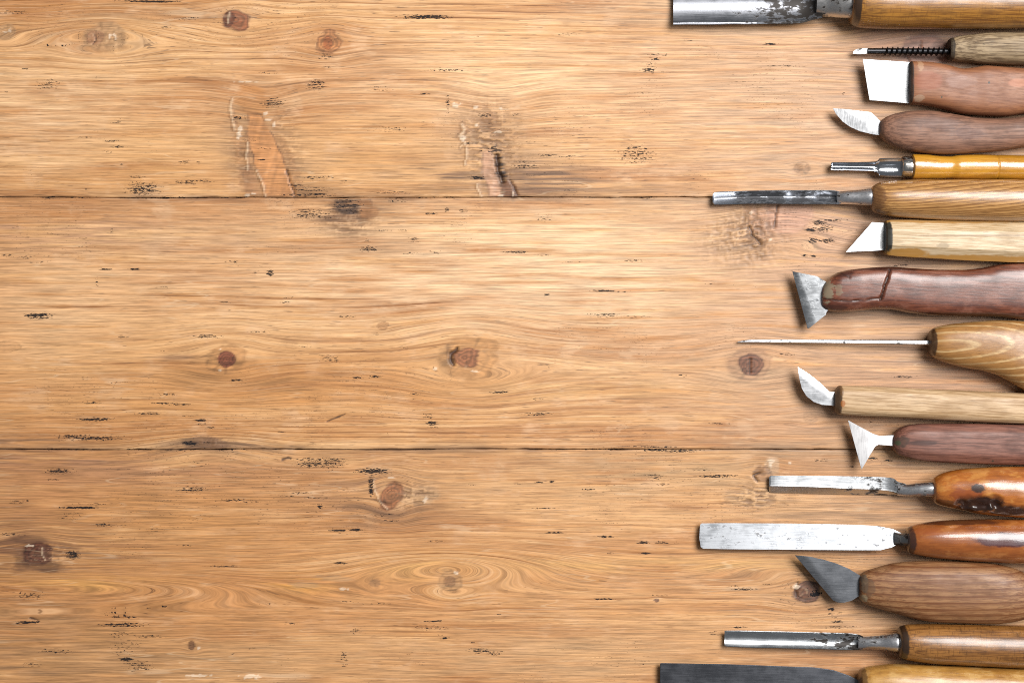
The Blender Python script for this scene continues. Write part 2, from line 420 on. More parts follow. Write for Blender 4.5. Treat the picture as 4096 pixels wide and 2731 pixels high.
def make_planks():
    n = Nodes("aged_pine_plank")
    co = n.node('ShaderNodeTexCoord').outputs['Object']
    sx, sy, sz = n.sep(co)
    g = n.attr("grain")
    ph = n.attr("phase")
    con = n.attr("contrast")
    ov = n.node('ShaderNodeAttribute', attribute_name="overlay")
    paint = n.attr("paint")
    # fibre streaks follow the flow of the grain (x in m, g in photo px)
    f1 = n.noise(n.comb(n.math('MULTIPLY', sx, 4.0), n.math('MULTIPLY', g, 0.06)), 1, 4, .62)
    f2 = n.noise(n.comb(n.math('MULTIPLY', sx, 13.0), n.math('MULTIPLY', g, 0.14), 3.1), 1, 2.5, .6)
    f3 = n.noise(n.comb(n.math('MULTIPLY', sx, 4.0), n.math('MULTIPLY', g, 0.016), 7.7), 1, 3, .55)
    mott = n.noise(n.mapping(co, scale=(30, 55, 30)), 1, 4, .6)
    tone = n.noise(n.comb(n.math('MULTIPLY', sx, 3.2), n.math('MULTIPLY', g, 0.0042), 4.4), 1, 3, .55)
    fr = n.math('FRACT', n.math('ADD', ph, n.math('MULTIPLY', f2, 0.35)))
    late = n.curve(fr, [(0.0, 0.15), (0.12, 0.0), (0.5, 0.06), (0.80, 0.35), (0.93, 1.0), (1.0, 0.3)])
    late = n.math('MULTIPLY', late, n.math('MULTIPLY', con, n.ramp(f3, .36, .62, .3, 1.25)))
    base = n.mix(n.ramp(f1, .36, .64), (.750, .440, .205), (.640, .342, .138))
    base = n.mix(n.ramp(f3, .46, .64, 0, .6), base, (.600, .278, .088))
    tone2 = n.noise(n.comb(n.math('MULTIPLY', sx, 7.0), n.math('MULTIPLY', g, 0.011), 8.8), 1, 4, .6)
    base = n.mix(n.ramp(tone, .46, .64, 0, .80), base, (.500, .222, .078))
    base = n.mix(n.ramp(tone2, .50, .64, 0, .65), base, (.385, .155, .050))
    base = n.mix(n.ramp(tone2, .46, .34, 0, .45), base, (.800, .490, .240))
    base = n.mix(n.ramp(mott, .52, .68, 0, .50), base, (.770, .490, .285))
    base = n.mix(n.ramp(mott, .46, .32, 0, .40), base, (.400, .200, .080))
    wide = n.math('MULTIPLY', n.ramp(fr, .25, .92), n.math('MULTIPLY', n.ramp(con, .6, 1.5), .6))
    base = n.mix(wide, base, (.585, .262, .066))
    base = n.mix(n.math('MULTIPLY', late, .95, clamp=True), base, (.235, .080, .016))
    base = n.mix(n.ramp(f2, .52, .68, 0, .30), base, (.270, .120, .045))
    base = n.mix(n.ramp(f2, .46, .34, 0, .28), base, (.820, .580, .360))
    # short dark pore lines
    por = n.noise(n.comb(n.math('MULTIPLY', sx, 60.0), n.math('MULTIPLY', g, 0.24), 9.0), 1, 2.5, .6)
    base = n.mix(n.ramp(por, .60, .67, 0, .8), base, (.13, .058, .025))
    f4 = n.noise(n.comb(n.math('MULTIPLY', sx, 26.0), n.math('MULTIPLY', g, 0.17), 13.0), 1, 3.5, .72)
    base = n.mix(1.0, base, n.mix(n.ramp(f4, .32, .68, 0, 1, False), (1.20, 1.21, 1.23), (.74, .70, .65)), 'MULTIPLY')
    # knots, stains and clouds with their painted light and shade
    t = n.mix(n.ramp(f4, .32, .68), (1.35, 1.35, 1.35), (.62, .62, .62))
    ocol = n.mix(1.0, ov.outputs['Color'], t, 'MULTIPLY')
    base = n.mix(ov.outputs['Alpha'], base, ocol)
    # fine pale scratches
    for ang, sd in ((62, 3.0), (-48, 9.0), (12, 5.0)):
        q = n.noise(n.mapping(co, loc=(sd, sd, 0), rot=(0, 0, R(ang)), scale=(7, 110, 1)), 1, 1, .5)
        ln = n.ramp(n.math('ABSOLUTE', n.math('SUBTRACT', q, .5)), .010, .002)
        scr = n.math('MULTIPLY', ln, n.ramp(n.noise(n.mapping(co, loc=(sd, 0, 0)), 13, 3, .6), .54, .64))
        base = n.mix(n.math('MULTIPLY', scr, .22), base, (.85, .64, .42))
    # black paint left in the pores
    pn = n.noise(n.comb(n.math('MULTIPLY', sx, 360.0), n.math('MULTIPLY', g, 0.24), 21.0), 1, 4, .68)
    pn2 = n.noise(n.comb(n.math('MULTIPLY', sx, 34.0), n.math('MULTIPLY', g, 0.20), 2.0), 1, 2, .5)
    pv = n.math('ADD', paint, n.math('ADD', n.math('MULTIPLY', n.math('SUBTRACT', pn, .5), 3.4),
                                     n.math('MULTIPLY', n.math('SUBTRACT', pn2, .5), 1.7)))
    pm = n.math('MULTIPLY', n.ramp(pv, .68, .78), n.ramp(paint, .08, .3))
    base = n.mix(n.math('MULTIPLY', pm, .96), base, (.010, .011, .014))
    hgt = n.math('ADD', n.math('MULTIPLY', f2, .8), n.math('MULTIPLY', late, -.5))
    hgt = n.math('ADD', hgt, n.math('MULTIPLY', n.noise(n.comb(n.math('MULTIPLY', sx, 220.0), n.math('MULTIPLY', g, .3)), 1, 2, .5), .5))
    hgt = n.math('ADD', hgt, n.math('MULTIPLY', pm, .3))
    nrm = n.bump(hgt, .5, .0002)
    mat = n.out(Base_Color=base, Roughness=n.ramp(f1, .3, .7, .44, .6), Normal=nrm)
    n.put(n.bsdf.inputs['Specular IOR Level'], n.ramp(pm, 0, 1, .5, .12))

    # --- flat samples of the table, in photograph pixels
    xs = np.concatenate([np.arange(-1000, 0, 20), np.arange(0, 4096, 6.0), np.arange(4096, 5101, 20)])
    root = bpy.data.objects.new("plank_table_top", None)
    col.objects.link(root)
    root["kind"] = "structure"
    flecks = []
    for part in FLK.replace("\n", "|").split("|"):
        q = part.split()
        flecks.append((*map(float, q[:4]), {'s': 1.25, 'd': .92, 'p': .52}.get(q[4] if len(q) > 4 else '', .72)))
    gd = np.arange(-800, 3700, 4.0)
    sp = np.interp(gd, [-800, 0, 230, 330, 420, 780, 860, 1010, 1120, 1330, 1500, 1600, 1700, 1790, 1830, 2020, 2100, 2250, 2480, 2560, 2731, 3600],
                   [22, 24, 27, 24, 14, 13, 14, 16, 34, 36, 46, 40, 30, 22, 14, 15, 26, 38, 32, 15, 14, 14])
    sp = sp * (1 + .75 * vnoise(gd / 45.0, gd * 0, 3))
    phase_c = np.cumsum(4.0 / sp)
    cont_c = np.interp(gd, [-800, 0, 250, 420, 800, 1050, 1200, 1500, 1650, 1780, 1850, 2080, 2200, 2450, 2560, 2731, 3600],
                       [.9, 1.2, 1.15, .6, .5, .55, 1.0, .8, .95, .8, .5, .85, 1.5, 1.35, .65, .55, .5])

    edges = [(-900.0, SEAM1), (SEAM1, SEAM2), (SEAM2, 3600.0)]
    for pi, (ya, yb) in enumerate(edges):
        ins = .7
        ys = [np.arange(max(ya, 0), min(yb, 2731), 3.2)]
        if ya < 0:
            ys.insert(0, np.arange(ya, 0, 15.0))
        if yb > 2731:
            ys.append(np.arange(2732, yb, 15.0))
        ys = np.concatenate(ys)
        ys = ys[(ys > ya + 7) & (ys < yb - 7)]
        ys = np.concatenate([[ya + ins, ya + 2.2, ya + 4.0], ys, [yb - 4.0, yb - 2.2, yb - ins]])
        X, Y = np.meshgrid(xs, ys)
        ny, nx = X.shape
        warp = 22 * fbm(X / 1500, Y / 520, 11 + pi, 2) + 3 * fbm(X / 420, Y / 80, 31 + pi, 2)
        G = Y + warp
        for (kx, ky, rx, ry, an, c, al, fl) in KN:
            if fl <= 0 or not (ya - 60 < ky < yb + 60):
                continue
            E = np.exp(-((X - kx) / (2.3 * rx)) ** 2 - ((Y - ky) / (1.7 * ry)) ** 2)
            G = G - .9 * fl * (Y - ky) * E
        for (bx, by, lx, ly, B) in BUMP:
            if ya - 20 < by < yb + 20:
                G = G + B * np.exp(-np.abs((X - bx) / lx) ** 2.0 - ((Y - by) / ly) ** 2)
        PHS = np.interp(G, gd, phase_c) + .5 * fbm(X / 500, Y / 120, 51, 2)
        CON = np.interp(G, gd, cont_c)
        C = np.zeros((ny, nx, 3))
        A = np.zeros((ny, nx))

        def over(a, colr):
            nonlocal C, A
            C = C * (1 - a[..., None]) + a[..., None] * np.array(colr)
            A = A * (1 - a) + a
        streak = fbm(X / 240, G / 16, 71, 4)
        blot = fbm(X / 46, Y / 30, 81, 4)
        fine = np.clip(.55 + 2.6 * fbm(X / 170, G / 9, 171, 3), 0, 1.25)
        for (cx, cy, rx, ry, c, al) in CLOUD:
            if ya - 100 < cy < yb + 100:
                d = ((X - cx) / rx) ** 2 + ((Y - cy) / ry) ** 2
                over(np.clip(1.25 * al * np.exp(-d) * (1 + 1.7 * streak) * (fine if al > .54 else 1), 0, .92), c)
        for (cx, cy, rx, ry, an, c, al) in STRIP:
            if ya - 100 < cy < yb + 100:
                ca, sa = math.cos(an), math.sin(an)
                u = ((X - cx) * ca + (Y - cy) * sa) / rx
                v = (-(X - cx) * sa + (Y - cy) * ca) / ry
                d = np.sqrt(np.abs(u) ** 2.6 + np.abs(v) ** 2.6) + (.55 * blot + .6 * streak) * (.4 if al > .92 else 1)
                over(al * np.clip((1.15 - d) / .42, 0, 1), c)
        for (kx, ky, rx, ry, an, c, al, fl) in KN:
            if not (ya - 60 < ky < yb + 60):
                continue
            ca, sa = math.cos(an), math.sin(an)
            u = ((X - kx) * ca + (Y - ky) * sa) / rx
            v = (-(X - kx) * sa + (Y - ky) * ca) / ry
            d = np.sqrt(u * u + v * v) + .34 * blot + .12 * streak
            m = np.clip((1.08 - d) / .16, 0, 1)
            ring = .88 + (.34 if al > .75 else .14) * np.sin(d * 19)
            th_ = np.arctan2(v, u)
            ring = ring * (1 - .45 * np.clip(vnoise(th_ * 4.2 + kx, d * 1.2, 7) * 4 - .6, 0, 1))
            a = al * m
            cc = np.array(c)[None, None, :] * ring[..., None]
            C = C * (1 - a[..., None]) + a[..., None] * cc
            A = A * (1 - a) + a
            rim = np.clip(1 - np.abs(d - 1.04) / .10, 0, 1) * .85 * (fl > 0) * np.clip(.35 + 2.5 * vnoise(th_ * .8 + ky, d * 0, 9), 0, 1)
            over(rim * np.clip(.6 + blot, 0, 1), np.array(c) * .3)
        # inside the knots the grain turns with the knot and straight rings vanish
        CON = CON * (1 - .8 * np.clip(A, 0, 1))
        Z = np.zeros_like(X)
        Z += 1.1 * fbm(X / 300, Y / 120, 91, 2)
        for (cx, cy, rx, ry, dep) in TORN:
            if ya - 100 < cy < yb + 100:
                E = np.exp(-((X - cx) / rx) ** 2 - ((Y - cy) / ry) ** 2)
                rid = (np.abs(vnoise(X / 44 + .3 * vnoise(X / 30, Y / 30, 5), G / 9, 17)) * 2 if dep < 10 else np.abs(vnoise(X / 16, Y / 20, 17)) * 2) + np.abs(vnoise(X / 9, Y / 9, 19))
                Z -= .32 * dep * E * np.clip(rid, 0, 1.2)
                over(np.clip(1.3 * E - .25, 0, 1) * (.8 if dep > 5 else .42) * np.clip((rid - .42) / .16, 0, 1), (.17, .082, .036))
                over(np.clip(1.3 * E - .35, 0, 1) * .22 * np.clip((.22 - rid) / .1, 0, 1), (.72, .50, .30))
        for pts, pc, pa, rimw in POLY:
            if ya < pts[0][1] < yb:
                nx_, ny_ = 9 * fbm(X / 34, Y / 34, 131, 4), 9 * fbm(X / 34, Y / 34, 141, 4)
                D = poly_dist(pts, X + nx_, Y + ny_)
                tex = 1 + .35 * fbm(X / 16 + Y / 60, Y / 90, 151, 3) + .18 * blot
                a = pa * np.clip(.55 - D / 15, 0, 1)
                if sum(pc) < .15:
                    a = np.clip(1.15 * a * np.clip(.62 + 3.2 * fbm(X / 80, G / 8 + X / 200, 181, 3), 0, 1), 0, .95)
                C = C * (1 - a[..., None]) + a[..., None] * np.array(pc) * tex[..., None]
                A = A * (1 - a) + a
                over(rimw * np.clip(1 - np.abs(D - 1) / 6, 0, 1) * np.clip(.5 + 2 * blot, 0, 1), (.09, .04, .022))
        for pts, hw, dep, pale in CRACK:
            if not (ya - 5 < pts[0][1] < yb + 5):
                continue
            D = np.full_like(X, 1e9)
            wob = 5 * vnoise(X / 18, Y / 14, 23)
            for (x0, y0), (x1, y1) in zip(pts[:-1], pts[1:]):
                dx, dy = x1 - x0, y1 - y0
                t_ = np.clip(((X - x0) * dx + (Y - y0) * dy) / (dx * dx + dy * dy), 0, 1)
                D = np.minimum(D, np.hypot(X - x0 - t_ * dx + wob, Y - y0 - t_ * dy))
            hwv = hw * (1 + .9 * vnoise(X / 12, Y / 12, 29))
            m = np.clip(1.25 - D / hwv, 0, 1)
            if pale:
                Z += np.clip(1.4 - D / hwv, 0, 1) * dep * .5
                over(m * .5, (.80, .60, .40))
                over(np.clip(1 - np.hypot(D - hwv * 1.9, 0) / hwv, 0, 1) * .45, (.17, .075, .035))
            else:
                Z -= m * dep
                over(m * .9, (.05, .022, .014))
        for (cx, cy, rx, ry) in CHIP:
            if ya < cy < yb:
                d = np.hypot((X - cx) / rx, (Y - cy) / ry) + 1.5 * vnoise(X / 9, Y / 7, 37)
                m = np.clip((1.2 - d) / .3, 0, 1)
                over(m * .6, (.78, .62, .46))
                Z += m * 2
        PT = np.zeros_like(X)
        for (fx, fy, hx, hy, st) in flecks:
            if not (ya - 10 < fy < yb + 10):
                continue
            hy = max(hy, 4.2) * 1.05
            hx, st = hx * 1.35, st * .87
            i0, i1 = np.searchsorted(ys, [fy - 2.2 * hy, fy + 2.2 * hy])
            j0, j1 = np.searchsorted(xs, [fx - 2.2 * hx, fx + 2.2 * hx])
            if i1 <= i0 or j1 <= j0:
                continue
            xx, yy = X[i0:i1, j0:j1], Y[i0:i1, j0:j1]
            e = np.exp(-np.abs((xx - fx) / hx) ** 2.6 - np.abs((yy - fy) / hy) ** 2.6)
            PT[i0:i1, j0:j1] = np.maximum(PT[i0:i1, j0:j1], st * e)
        # a sparse dusting of specks everywhere
        PT = np.maximum(PT, .21 * np.clip(2.4 * fbm(X / 330, Y / 210, 61, 3) + .35, 0, 1))
        # seams: rounded, chipped board edges with old dirt in them
        for ye, sgn in ((ya, 1), (yb, -1)):
            if 0 < ye < 2731:
                dist = sgn * (Y - ye)
                wv = 3.6 + 5 * np.clip(fbm(X / 90, Y * 0, 41 + int(ye), 4), -.4, 1)
                Z -= np.clip(1 - dist / wv, 0, 1) ** 2 * 5
                dirt = np.clip(1.25 - dist / (wv * 1.1), 0, 1) * np.clip(.75 + 1.2 * fbm(X / 160, Y * 0, 43 + int(ye), 3), .25, 1)
                over(dirt * (.65 if ye < 1000 else .9), (.13, .065, .036))
                over(np.clip(.75 * np.exp(-dist / 22) * np.clip(.3 + 2.2 * fbm(X / 260, Y / 40, 221 + int(ye), 4), 0, 1), 0, .8), (.20, .10, .05))
                PT = np.maximum(PT, np.clip(1 - dist / 7, 0, 1) * np.clip(1.7 * fbm(X / 120, Y * 0, 47, 3) + .25, 0, .9))
        Z = np.clip(Z, -26, 1.2)
        Z -= 1.2                        # the boards never rise above z = 0
        Yw = Y.copy()
        for ye, sgn in ((ya, 1), (yb, -1)):
            if 0 < ye < 2731:
                near = np.exp(-np.abs(Y - ye) / 14)
                Yw += near * 5 * fbm(X / 420, Y * 0, 201 + int(ye), 4)
                Yw += sgn * near * 6 * np.clip(fbm(X / 70, Y * 0, 211 + int(ye) + sgn, 3) - .12, 0, 1)
        verts = np.empty((ny * nx, 3), np.float32)
        verts[:, 0] = ((X - W / 2) * S).ravel()
        verts[:, 1] = ((Hh / 2 - Yw) * S).ravel()
        verts[:, 2] = (Z * S).ravel()
        bot = verts.reshape(ny, nx, 3)
        loop = ([(0, j) for j in range(nx)] + [(i, nx - 1) for i in range(1, ny)]
                + [(ny - 1, j) for j in range(nx - 2, -1, -1)] + [(i, 0) for i in range(ny - 2, 0, -1)])
        lidx = np.array([i * nx + j for i, j in loop])
        skirt = verts[lidx].copy()
        skirt[:, 2] = -.032
        allv = np.concatenate([verts, skirt])
        ii, jj = np.meshgrid(np.arange(ny - 1), np.arange(nx - 1), indexing='ij')
        a = (ii * nx + jj).ravel()
        quads = np.stack([a + nx, a + nx + 1, a + 1, a], 1)
        L = len(lidx)
        k = np.arange(L)
        k2 = (k + 1) % L
        sk = np.stack([lidx[k], lidx[k2], ny * nx + k2, ny * nx + k], 1)
        f = np.concatenate([quads, sk])
        me = bpy.data.meshes.new("plank")
        me.vertices.add(len(allv))
        me.vertices.foreach_set("co", allv.ravel())
        me.loops.add(f.size)
        me.loops.foreach_set("vertex_index", f.astype(np.int32).ravel())
        me.polygons.add(len(f))
        me.polygons.foreach_set("loop_start", np.arange(0, f.size, 4, dtype=np.int32))
        me.update(calc_edges=True)
        me.shade_smooth()

        def add(nm, arr, kind='FLOAT'):
            at = me.attributes.new(nm, kind, 'POINT')
            arr = arr.astype(np.float32)
            if kind == 'FLOAT':
                v = np.concatenate([arr.ravel(), arr.ravel()[lidx]])
                at.data.foreach_set("value", v)
            else:
                q = arr.reshape(-1, 4)
                at.data.foreach_set("color", np.concatenate([q, q[lidx]]).ravel())
        add("grain", G + pi * 777)
        add("phase", PHS)
        add("contrast", CON)
        add("paint", PT)
        Aa = np.clip(A, 1e-4, 1)
        add("overlay", np.concatenate([np.clip(C / Aa[..., None], 0, 1), A[..., None]], -1), 'FLOAT_COLOR')
        me.materials.append(mat)
        o = bpy.data.objects.new("plank", me)
        col.objects.link(o)
        o.parent = root


make_planks()


# ------------------------------------------------------------------ tool materials
def blobs(n, co, base, items, loc):
    """stains and colour patches with a shape of their own: (x, y, rx, ry, colour, alpha, raggedness)"""
    for (bx, by, rx, ry, c, al, rag) in items:
        p = P(bx, by, 60)
        sx, sy, sz = n.sep(co)
        u = n.math('MULTIPLY', n.math('SUBTRACT', sx, p[0] - loc[0]), 1 / (rx * S))
        v = n.math('MULTIPLY', n.math('SUBTRACT', sy, p[1] - loc[1]), 1 / (ry * S))
        d = n.math('SQRT', n.math('ADD', n.math('MULTIPLY', u, u), n.math('MULTIPLY', v, v)))
        d = n.math('ADD', d, n.math('MULTIPLY', n.math('SUBTRACT', n.noise(n.mapping(co, scale=(140, 260, 260)), 1, 4, .65), .5), rag))
        base = n.mix(n.ramp(d, 1.1, .75, 0, al), base, c)
    return base


def wood(name, loc, light, dark, ring=95, ramt=.5, famt=.5, rough=.4, coat=0.0, tilt=(0, 0, 0), off=(0, 0, 0),
         items=(), ringcol=None, thin=False, xs=.15, mottle=.3, pores=.35, dist=2.5, cross=0.0, pale=None, bump=.35, spec=.5, coatr=.16, carvecol=(.03, .012, .008)):
    n = Nodes(name)
    co = n.node('ShaderNodeTexCoord').outputs['Object']
    m = n.mapping(co, loc=off, rot=tilt)
    w = n.node('ShaderNodeTexWave', wave_type='RINGS', rings_direction='X', wave_profile='SAW')
    n.link(n.mapping(m, scale=(xs, 1, 1)), w.inputs['Vector'])
    w.inputs['Scale'].default_value = ring
    w.inputs['Distortion'].default_value = dist
    w.inputs['Detail'].default_value = 2.5
    w.inputs['Detail Scale'].default_value = .8
    rg = n.curve(w.outputs['Fac'], [(0, .1), (.35, 0.0), (.7, .45), (.93, 1.0), (1, .2)] if not thin else [(0, 0.0), (.62, 0.0), (.84, 1.0), (.9, .8), (1, 0.0)])
    fb = n.noise(n.mapping(m, scale=(26, 700, 700)), 1, 4, .62)
    f2 = n.noise(n.mapping(m, scale=(90, 1900, 1900)), 1, 2, .5)
    mo = n.noise(n.mapping(co, scale=(50, 90, 90)), 1, 4, .6)
    base = n.mix(n.math('MULTIPLY', rg, ramt), light, ringcol or dark)
    base = n.mix(n.ramp(fb, .42, .62, 0, min(1, famt * 1.3)), base, dark)
    base = n.mix(n.ramp(mo, .48, .68, 0, mottle), base, tuple(c * .45 for c in dark))
    if pale:
        base = n.mix(n.ramp(mo, .50, .34, 0, .7), base, pale)
    base = n.mix(n.ramp(f2, .57, .68, 0, pores), base, tuple(c * .3 for c in dark))
    if cross:
        cr = n.noise(n.mapping(co, scale=(900, 160, 160), rot=(0, 0, R(8))), 1, 3, .6)
        base = n.mix(n.ramp(cr, .54, .66, 0, cross), base, tuple(c * .4 for c in dark))
    base = blobs(n, co, base, items, loc)
    base = n.mix(n.math('MULTIPLY', n.attr('carve'), .93), base, carvecol)
    h = n.math('ADD', n.math('MULTIPLY', fb, .7), n.math('MULTIPLY', f2, .3))
    h = n.math('ADD', h, n.math('MULTIPLY', mo, .8))
    nrm = n.bump(h, bump, .0003)
    rv = n.ramp(n.math('ADD', mo, n.math('MULTIPLY', fb, .5)), .45, 1.0, rough * .85, min(rough * 1.25, 1))
    mat = n.out(Base_Color=base, Roughness=rv, Normal=nrm)
    n.put(n.bsdf.inputs['Coat Weight'], n.math('MULTIPLY', n.math('SUBTRACT', 1.0, n.attr('carve'), clamp=True), coat))
    n.bsdf.inputs['Coat Roughness'].default_value = coatr
    n.bsdf.inputs['Specular IOR Level'].default_value = spec
    if coat:
        n.link(n.bump(n.math('ADD', n.math('MULTIPLY', mo, 1.0), n.math('MULTIPLY', fb, .8)), .28, .0004), n.bsdf.inputs['Coat Normal'])
    return mat


def metal(name, loc, tone=(.62, .63, .65), rough=.28, scale=0.0, x0=None, x1=None, streak='x', items=(), wave=.25, dark=(.028, .023, .020),
          size=1.0, fade=.06):
    """bare tool steel; scale = cover of black forge scale between photo columns x0 (none) and x1 (full)"""
    n = Nodes(name)
    co = n.node('ShaderNodeTexCoord').outputs['Object']
    sx, sy, sz = n.sep(co)
    sv = (60, 1400, 1400) if streak == 'x' else (1400, 60, 1400)
    br = n.noise(n.mapping(co, scale=sv), 1, 4, .6)
    cl = n.noise(co, 75, 4, .6)
    base = n.mix(n.ramp(br, .3, .7), tone, tuple(c * .9 for c in tone))
    base = n.mix(n.ramp(cl, .55, .75, 0, .35), base, tuple(c * .5 for c in tone))
    rv = n.ramp(n.math('ADD', br, cl), .7, 1.3, rough * .8, rough * 1.25)
    met = 1.0
    h = n.math('ADD', n.math('MULTIPLY', br, .025), n.math('MULTIPLY', n.noise(co, 40, 2, .45), wave * 2.6))
    if scale > 0:
        pn = n.noise(n.mapping(co, scale=(120 * size, 230 * size, 230 * size)), 1, 5, .64)
        if x0 is not None:
            a, b = P(x0, 0, 40)[0] - loc[0], P(x1, 0, 40)[0] - loc[0]
            reg = n.ramp(sx, a, b, -.25, fade)
            pn = n.math('ADD', pn, reg)
        msk = n.ramp(pn, .585 - scale * .3, .715 - scale * .3)
        base = n.mix(msk, base, dark)
        rv = n.mix(msk, rv, (.5, .5, .5))
        met = n.ramp(msk, 0, 1, 1.0, .35)
        h = n.math('ADD', h, n.math('MULTIPLY', msk, .35))
    base = blobs(n, co, base, items, loc)
    return n.out(Base_Color=base, Roughness=rv, Metallic=met, Normal=n.bump(h, .35, .0003))


# ------------------------------------------------------------------ tool shapes
def loft(name, st, mat, root, n=None, m=72, e=2.0, cut=None, wob=.012, seed=0, carve=(), sharp=40, rfun=None):
    """solid along x; st rows: x, y_top, y_bottom, z_bottom, z_top (photograph pixels); e = superellipse power,
    cut = chamfer of the section's corners"""
    st = np.array(st, float)
    loc = root.location
    if n is None:
        n = max(24, int((st[-1, 0] - st[0, 0]) / 6))
    x = np.linspace(st[0, 0], st[-1, 0], n)
    x = np.unique(np.concatenate([x, st[:, 0]]))
    c = [pchip(st[:, 0], st[:, i], x) for i in range(1, 5)]
    ee = pchip(st[:, 0], st[:, 5], x) if st.shape[1] > 5 else np.full_like(x, e)
    t = np.linspace(0, 2 * math.pi, m, endpoint=False)
    verts, faces, cmask = [], [], []
    for i, xv in enumerate(x):
        yt, yb, z0, z1 = (c[k][i] for k in range(4))
        yc, w, zc, h = (yt + yb) / 2, (yb - yt) / 2, (z0 + z1) / 2, (z1 - z0) / 2
        r = 1.0 / (np.abs(np.cos(t)) ** ee[i] + np.abs(np.sin(t)) ** ee[i]) ** (1 / ee[i])
        if cut:
            r = np.minimum(r, cut / (np.abs(np.cos(t)) + np.abs(np.sin(t))))
        r = r * (1 + wob * 2 * fbm(np.full_like(t, xv / 110.0), np.sin(t) * 1.3 + np.cos(t) * .7, seed, 2))
        if rfun is not None:
            r = r * rfun(xv, t)
        yy, zz = yc + w * r * np.cos(t), zc + h * r * np.sin(t)
        zz = np.maximum(zz, z0)
        cm = np.zeros_like(t)
        for (pts, hw, dep) in carve:
            d = np.full_like(t, 1e9)
            for (ax, ay), (bx, by) in zip(pts[:-1], pts[1:]):
                dx, dy = bx - ax, by - ay
                q = np.clip(((xv - ax) * dx + (yy - ay) * dy) / (dx * dx + dy * dy), 0, 1)
                d = np.minimum(d, np.hypot(xv - ax - q * dx, yy - ay - q * dy))
            d = d + hw * .8 * vnoise(xv / 24.0, yy / 14.0, 3)
            cut_ = np.clip(1.3 - d / hw, 0, 1) * (np.sin(t) > .05)
            zz = zz - dep * cut_
            cm = np.maximum(cm, cut_)
        cmask.extend(cm.tolist())
        for j in range(m):
            verts.append(P(xv, yy[j], zz[j], zc))
    N = len(x)
    for i in range(N - 1):
        for j in range(m):
            k = (j + 1) % m
            faces.append((i * m + j, i * m + k, (i + 1) * m + k, (i + 1) * m + j))
    for i, flip in ((0, 1), (N - 1, 0)):
        ring = np.array(verts[i * m:(i + 1) * m])
        verts.append(tuple(ring.mean(0)))
        ci = len(verts) - 1
        for j in range(m):
            k = (j + 1) % m
            faces.append((ci, i * m + k, i * m + j) if flip else (ci, i * m + j, i * m + k))
    o = mesh_obj(name, verts, faces, mat, root, loc, sharp)
    at = o.data.attributes.new('carve', 'FLOAT', 'POINT')
    at.data.foreach_set('value', cmask + [0.0, 0.0])
    return o


def plate(name, pts, mat, root, z0=20, ax=0, ay=0, th=10, bevel=None, edge=.6, seam=.9):
    """flat blade from an outline; its plane rises by ax, ay per pixel from z0 at the outline's middle.
    bevel = list of (x0,y0,x1,y1,drop): ground faces on the left-hand side of the line lose height"""
    loc = root.location
    pts = np.array(pts, float)
    cx, cy = pts.mean(0)
    bm = bmesh.new()
    vs = [bm.verts.new((x, -y, 0)) for x, y in pts]
    bm.faces.new(vs)
    for (x0, y0, x1, y1, dr) in (bevel or []):
        dx, dy = x1 - x0, y1 - y0
        L = math.hypot(dx, dy)
        nx, ny = dy / L, -dx / L            # side to lower, photo axes
        bmesh.ops.bisect_plane(bm, geom=bm.verts[:] + bm.edges[:] + bm.faces[:], plane_co=(x0, -y0, 0), plane_no=(nx, -ny, 0))
        for v in bm.verts:
            d = (v.co.x - x0) * nx + (-v.co.y - y0) * ny
            if d > .01:
                v.co.z -= dr * d
    top = bm.faces[:]
    low = {v: bm.verts.new((v.co.x, v.co.y, -th)) for v in bm.verts[:]}
    bm.verts.index_update()
    bord = [e for e in bm.edges if len(e.link_faces) == 1]
    for f in top:
        bm.faces.new([low[v] for v in reversed(f.verts)])
    for e in bord:
        a, b = e.verts
        bm.faces.new((a, b, low[b], low[a]))
    for v in bm.verts:
        x, y = v.co.x, -v.co.y
        z = max(z0 + ax * (x - cx) + ay * (y - cy) + max(v.co.z, -th + .4 if v not in low.values() else -th), .5)
        p = P(x, y, z)
        v.co = (p[0] - loc[0], p[1] - loc[1], p[2] - loc[2])
    bmesh.ops.recalc_face_normals(bm, faces=bm.faces)
    if edge:
        be = [e for e in bm.edges if len(e.link_faces) == 2 and e.calc_face_angle(0) > R(50)]
        bmesh.ops.bevel(bm, geom=be, offset=edge * S, segments=2, affect='EDGES', clamp_overlap=True)
    me = bpy.data.meshes.new(name)
    bm.to_mesh(me)
    bm.free()
    me.shade_smooth()
    me.set_sharp_from_angle(angle=R(22))
    me.materials.append(mat)
    o = bpy.data.objects.new(name, me)
    col.objects.link(o)
    o.parent = root
    return o


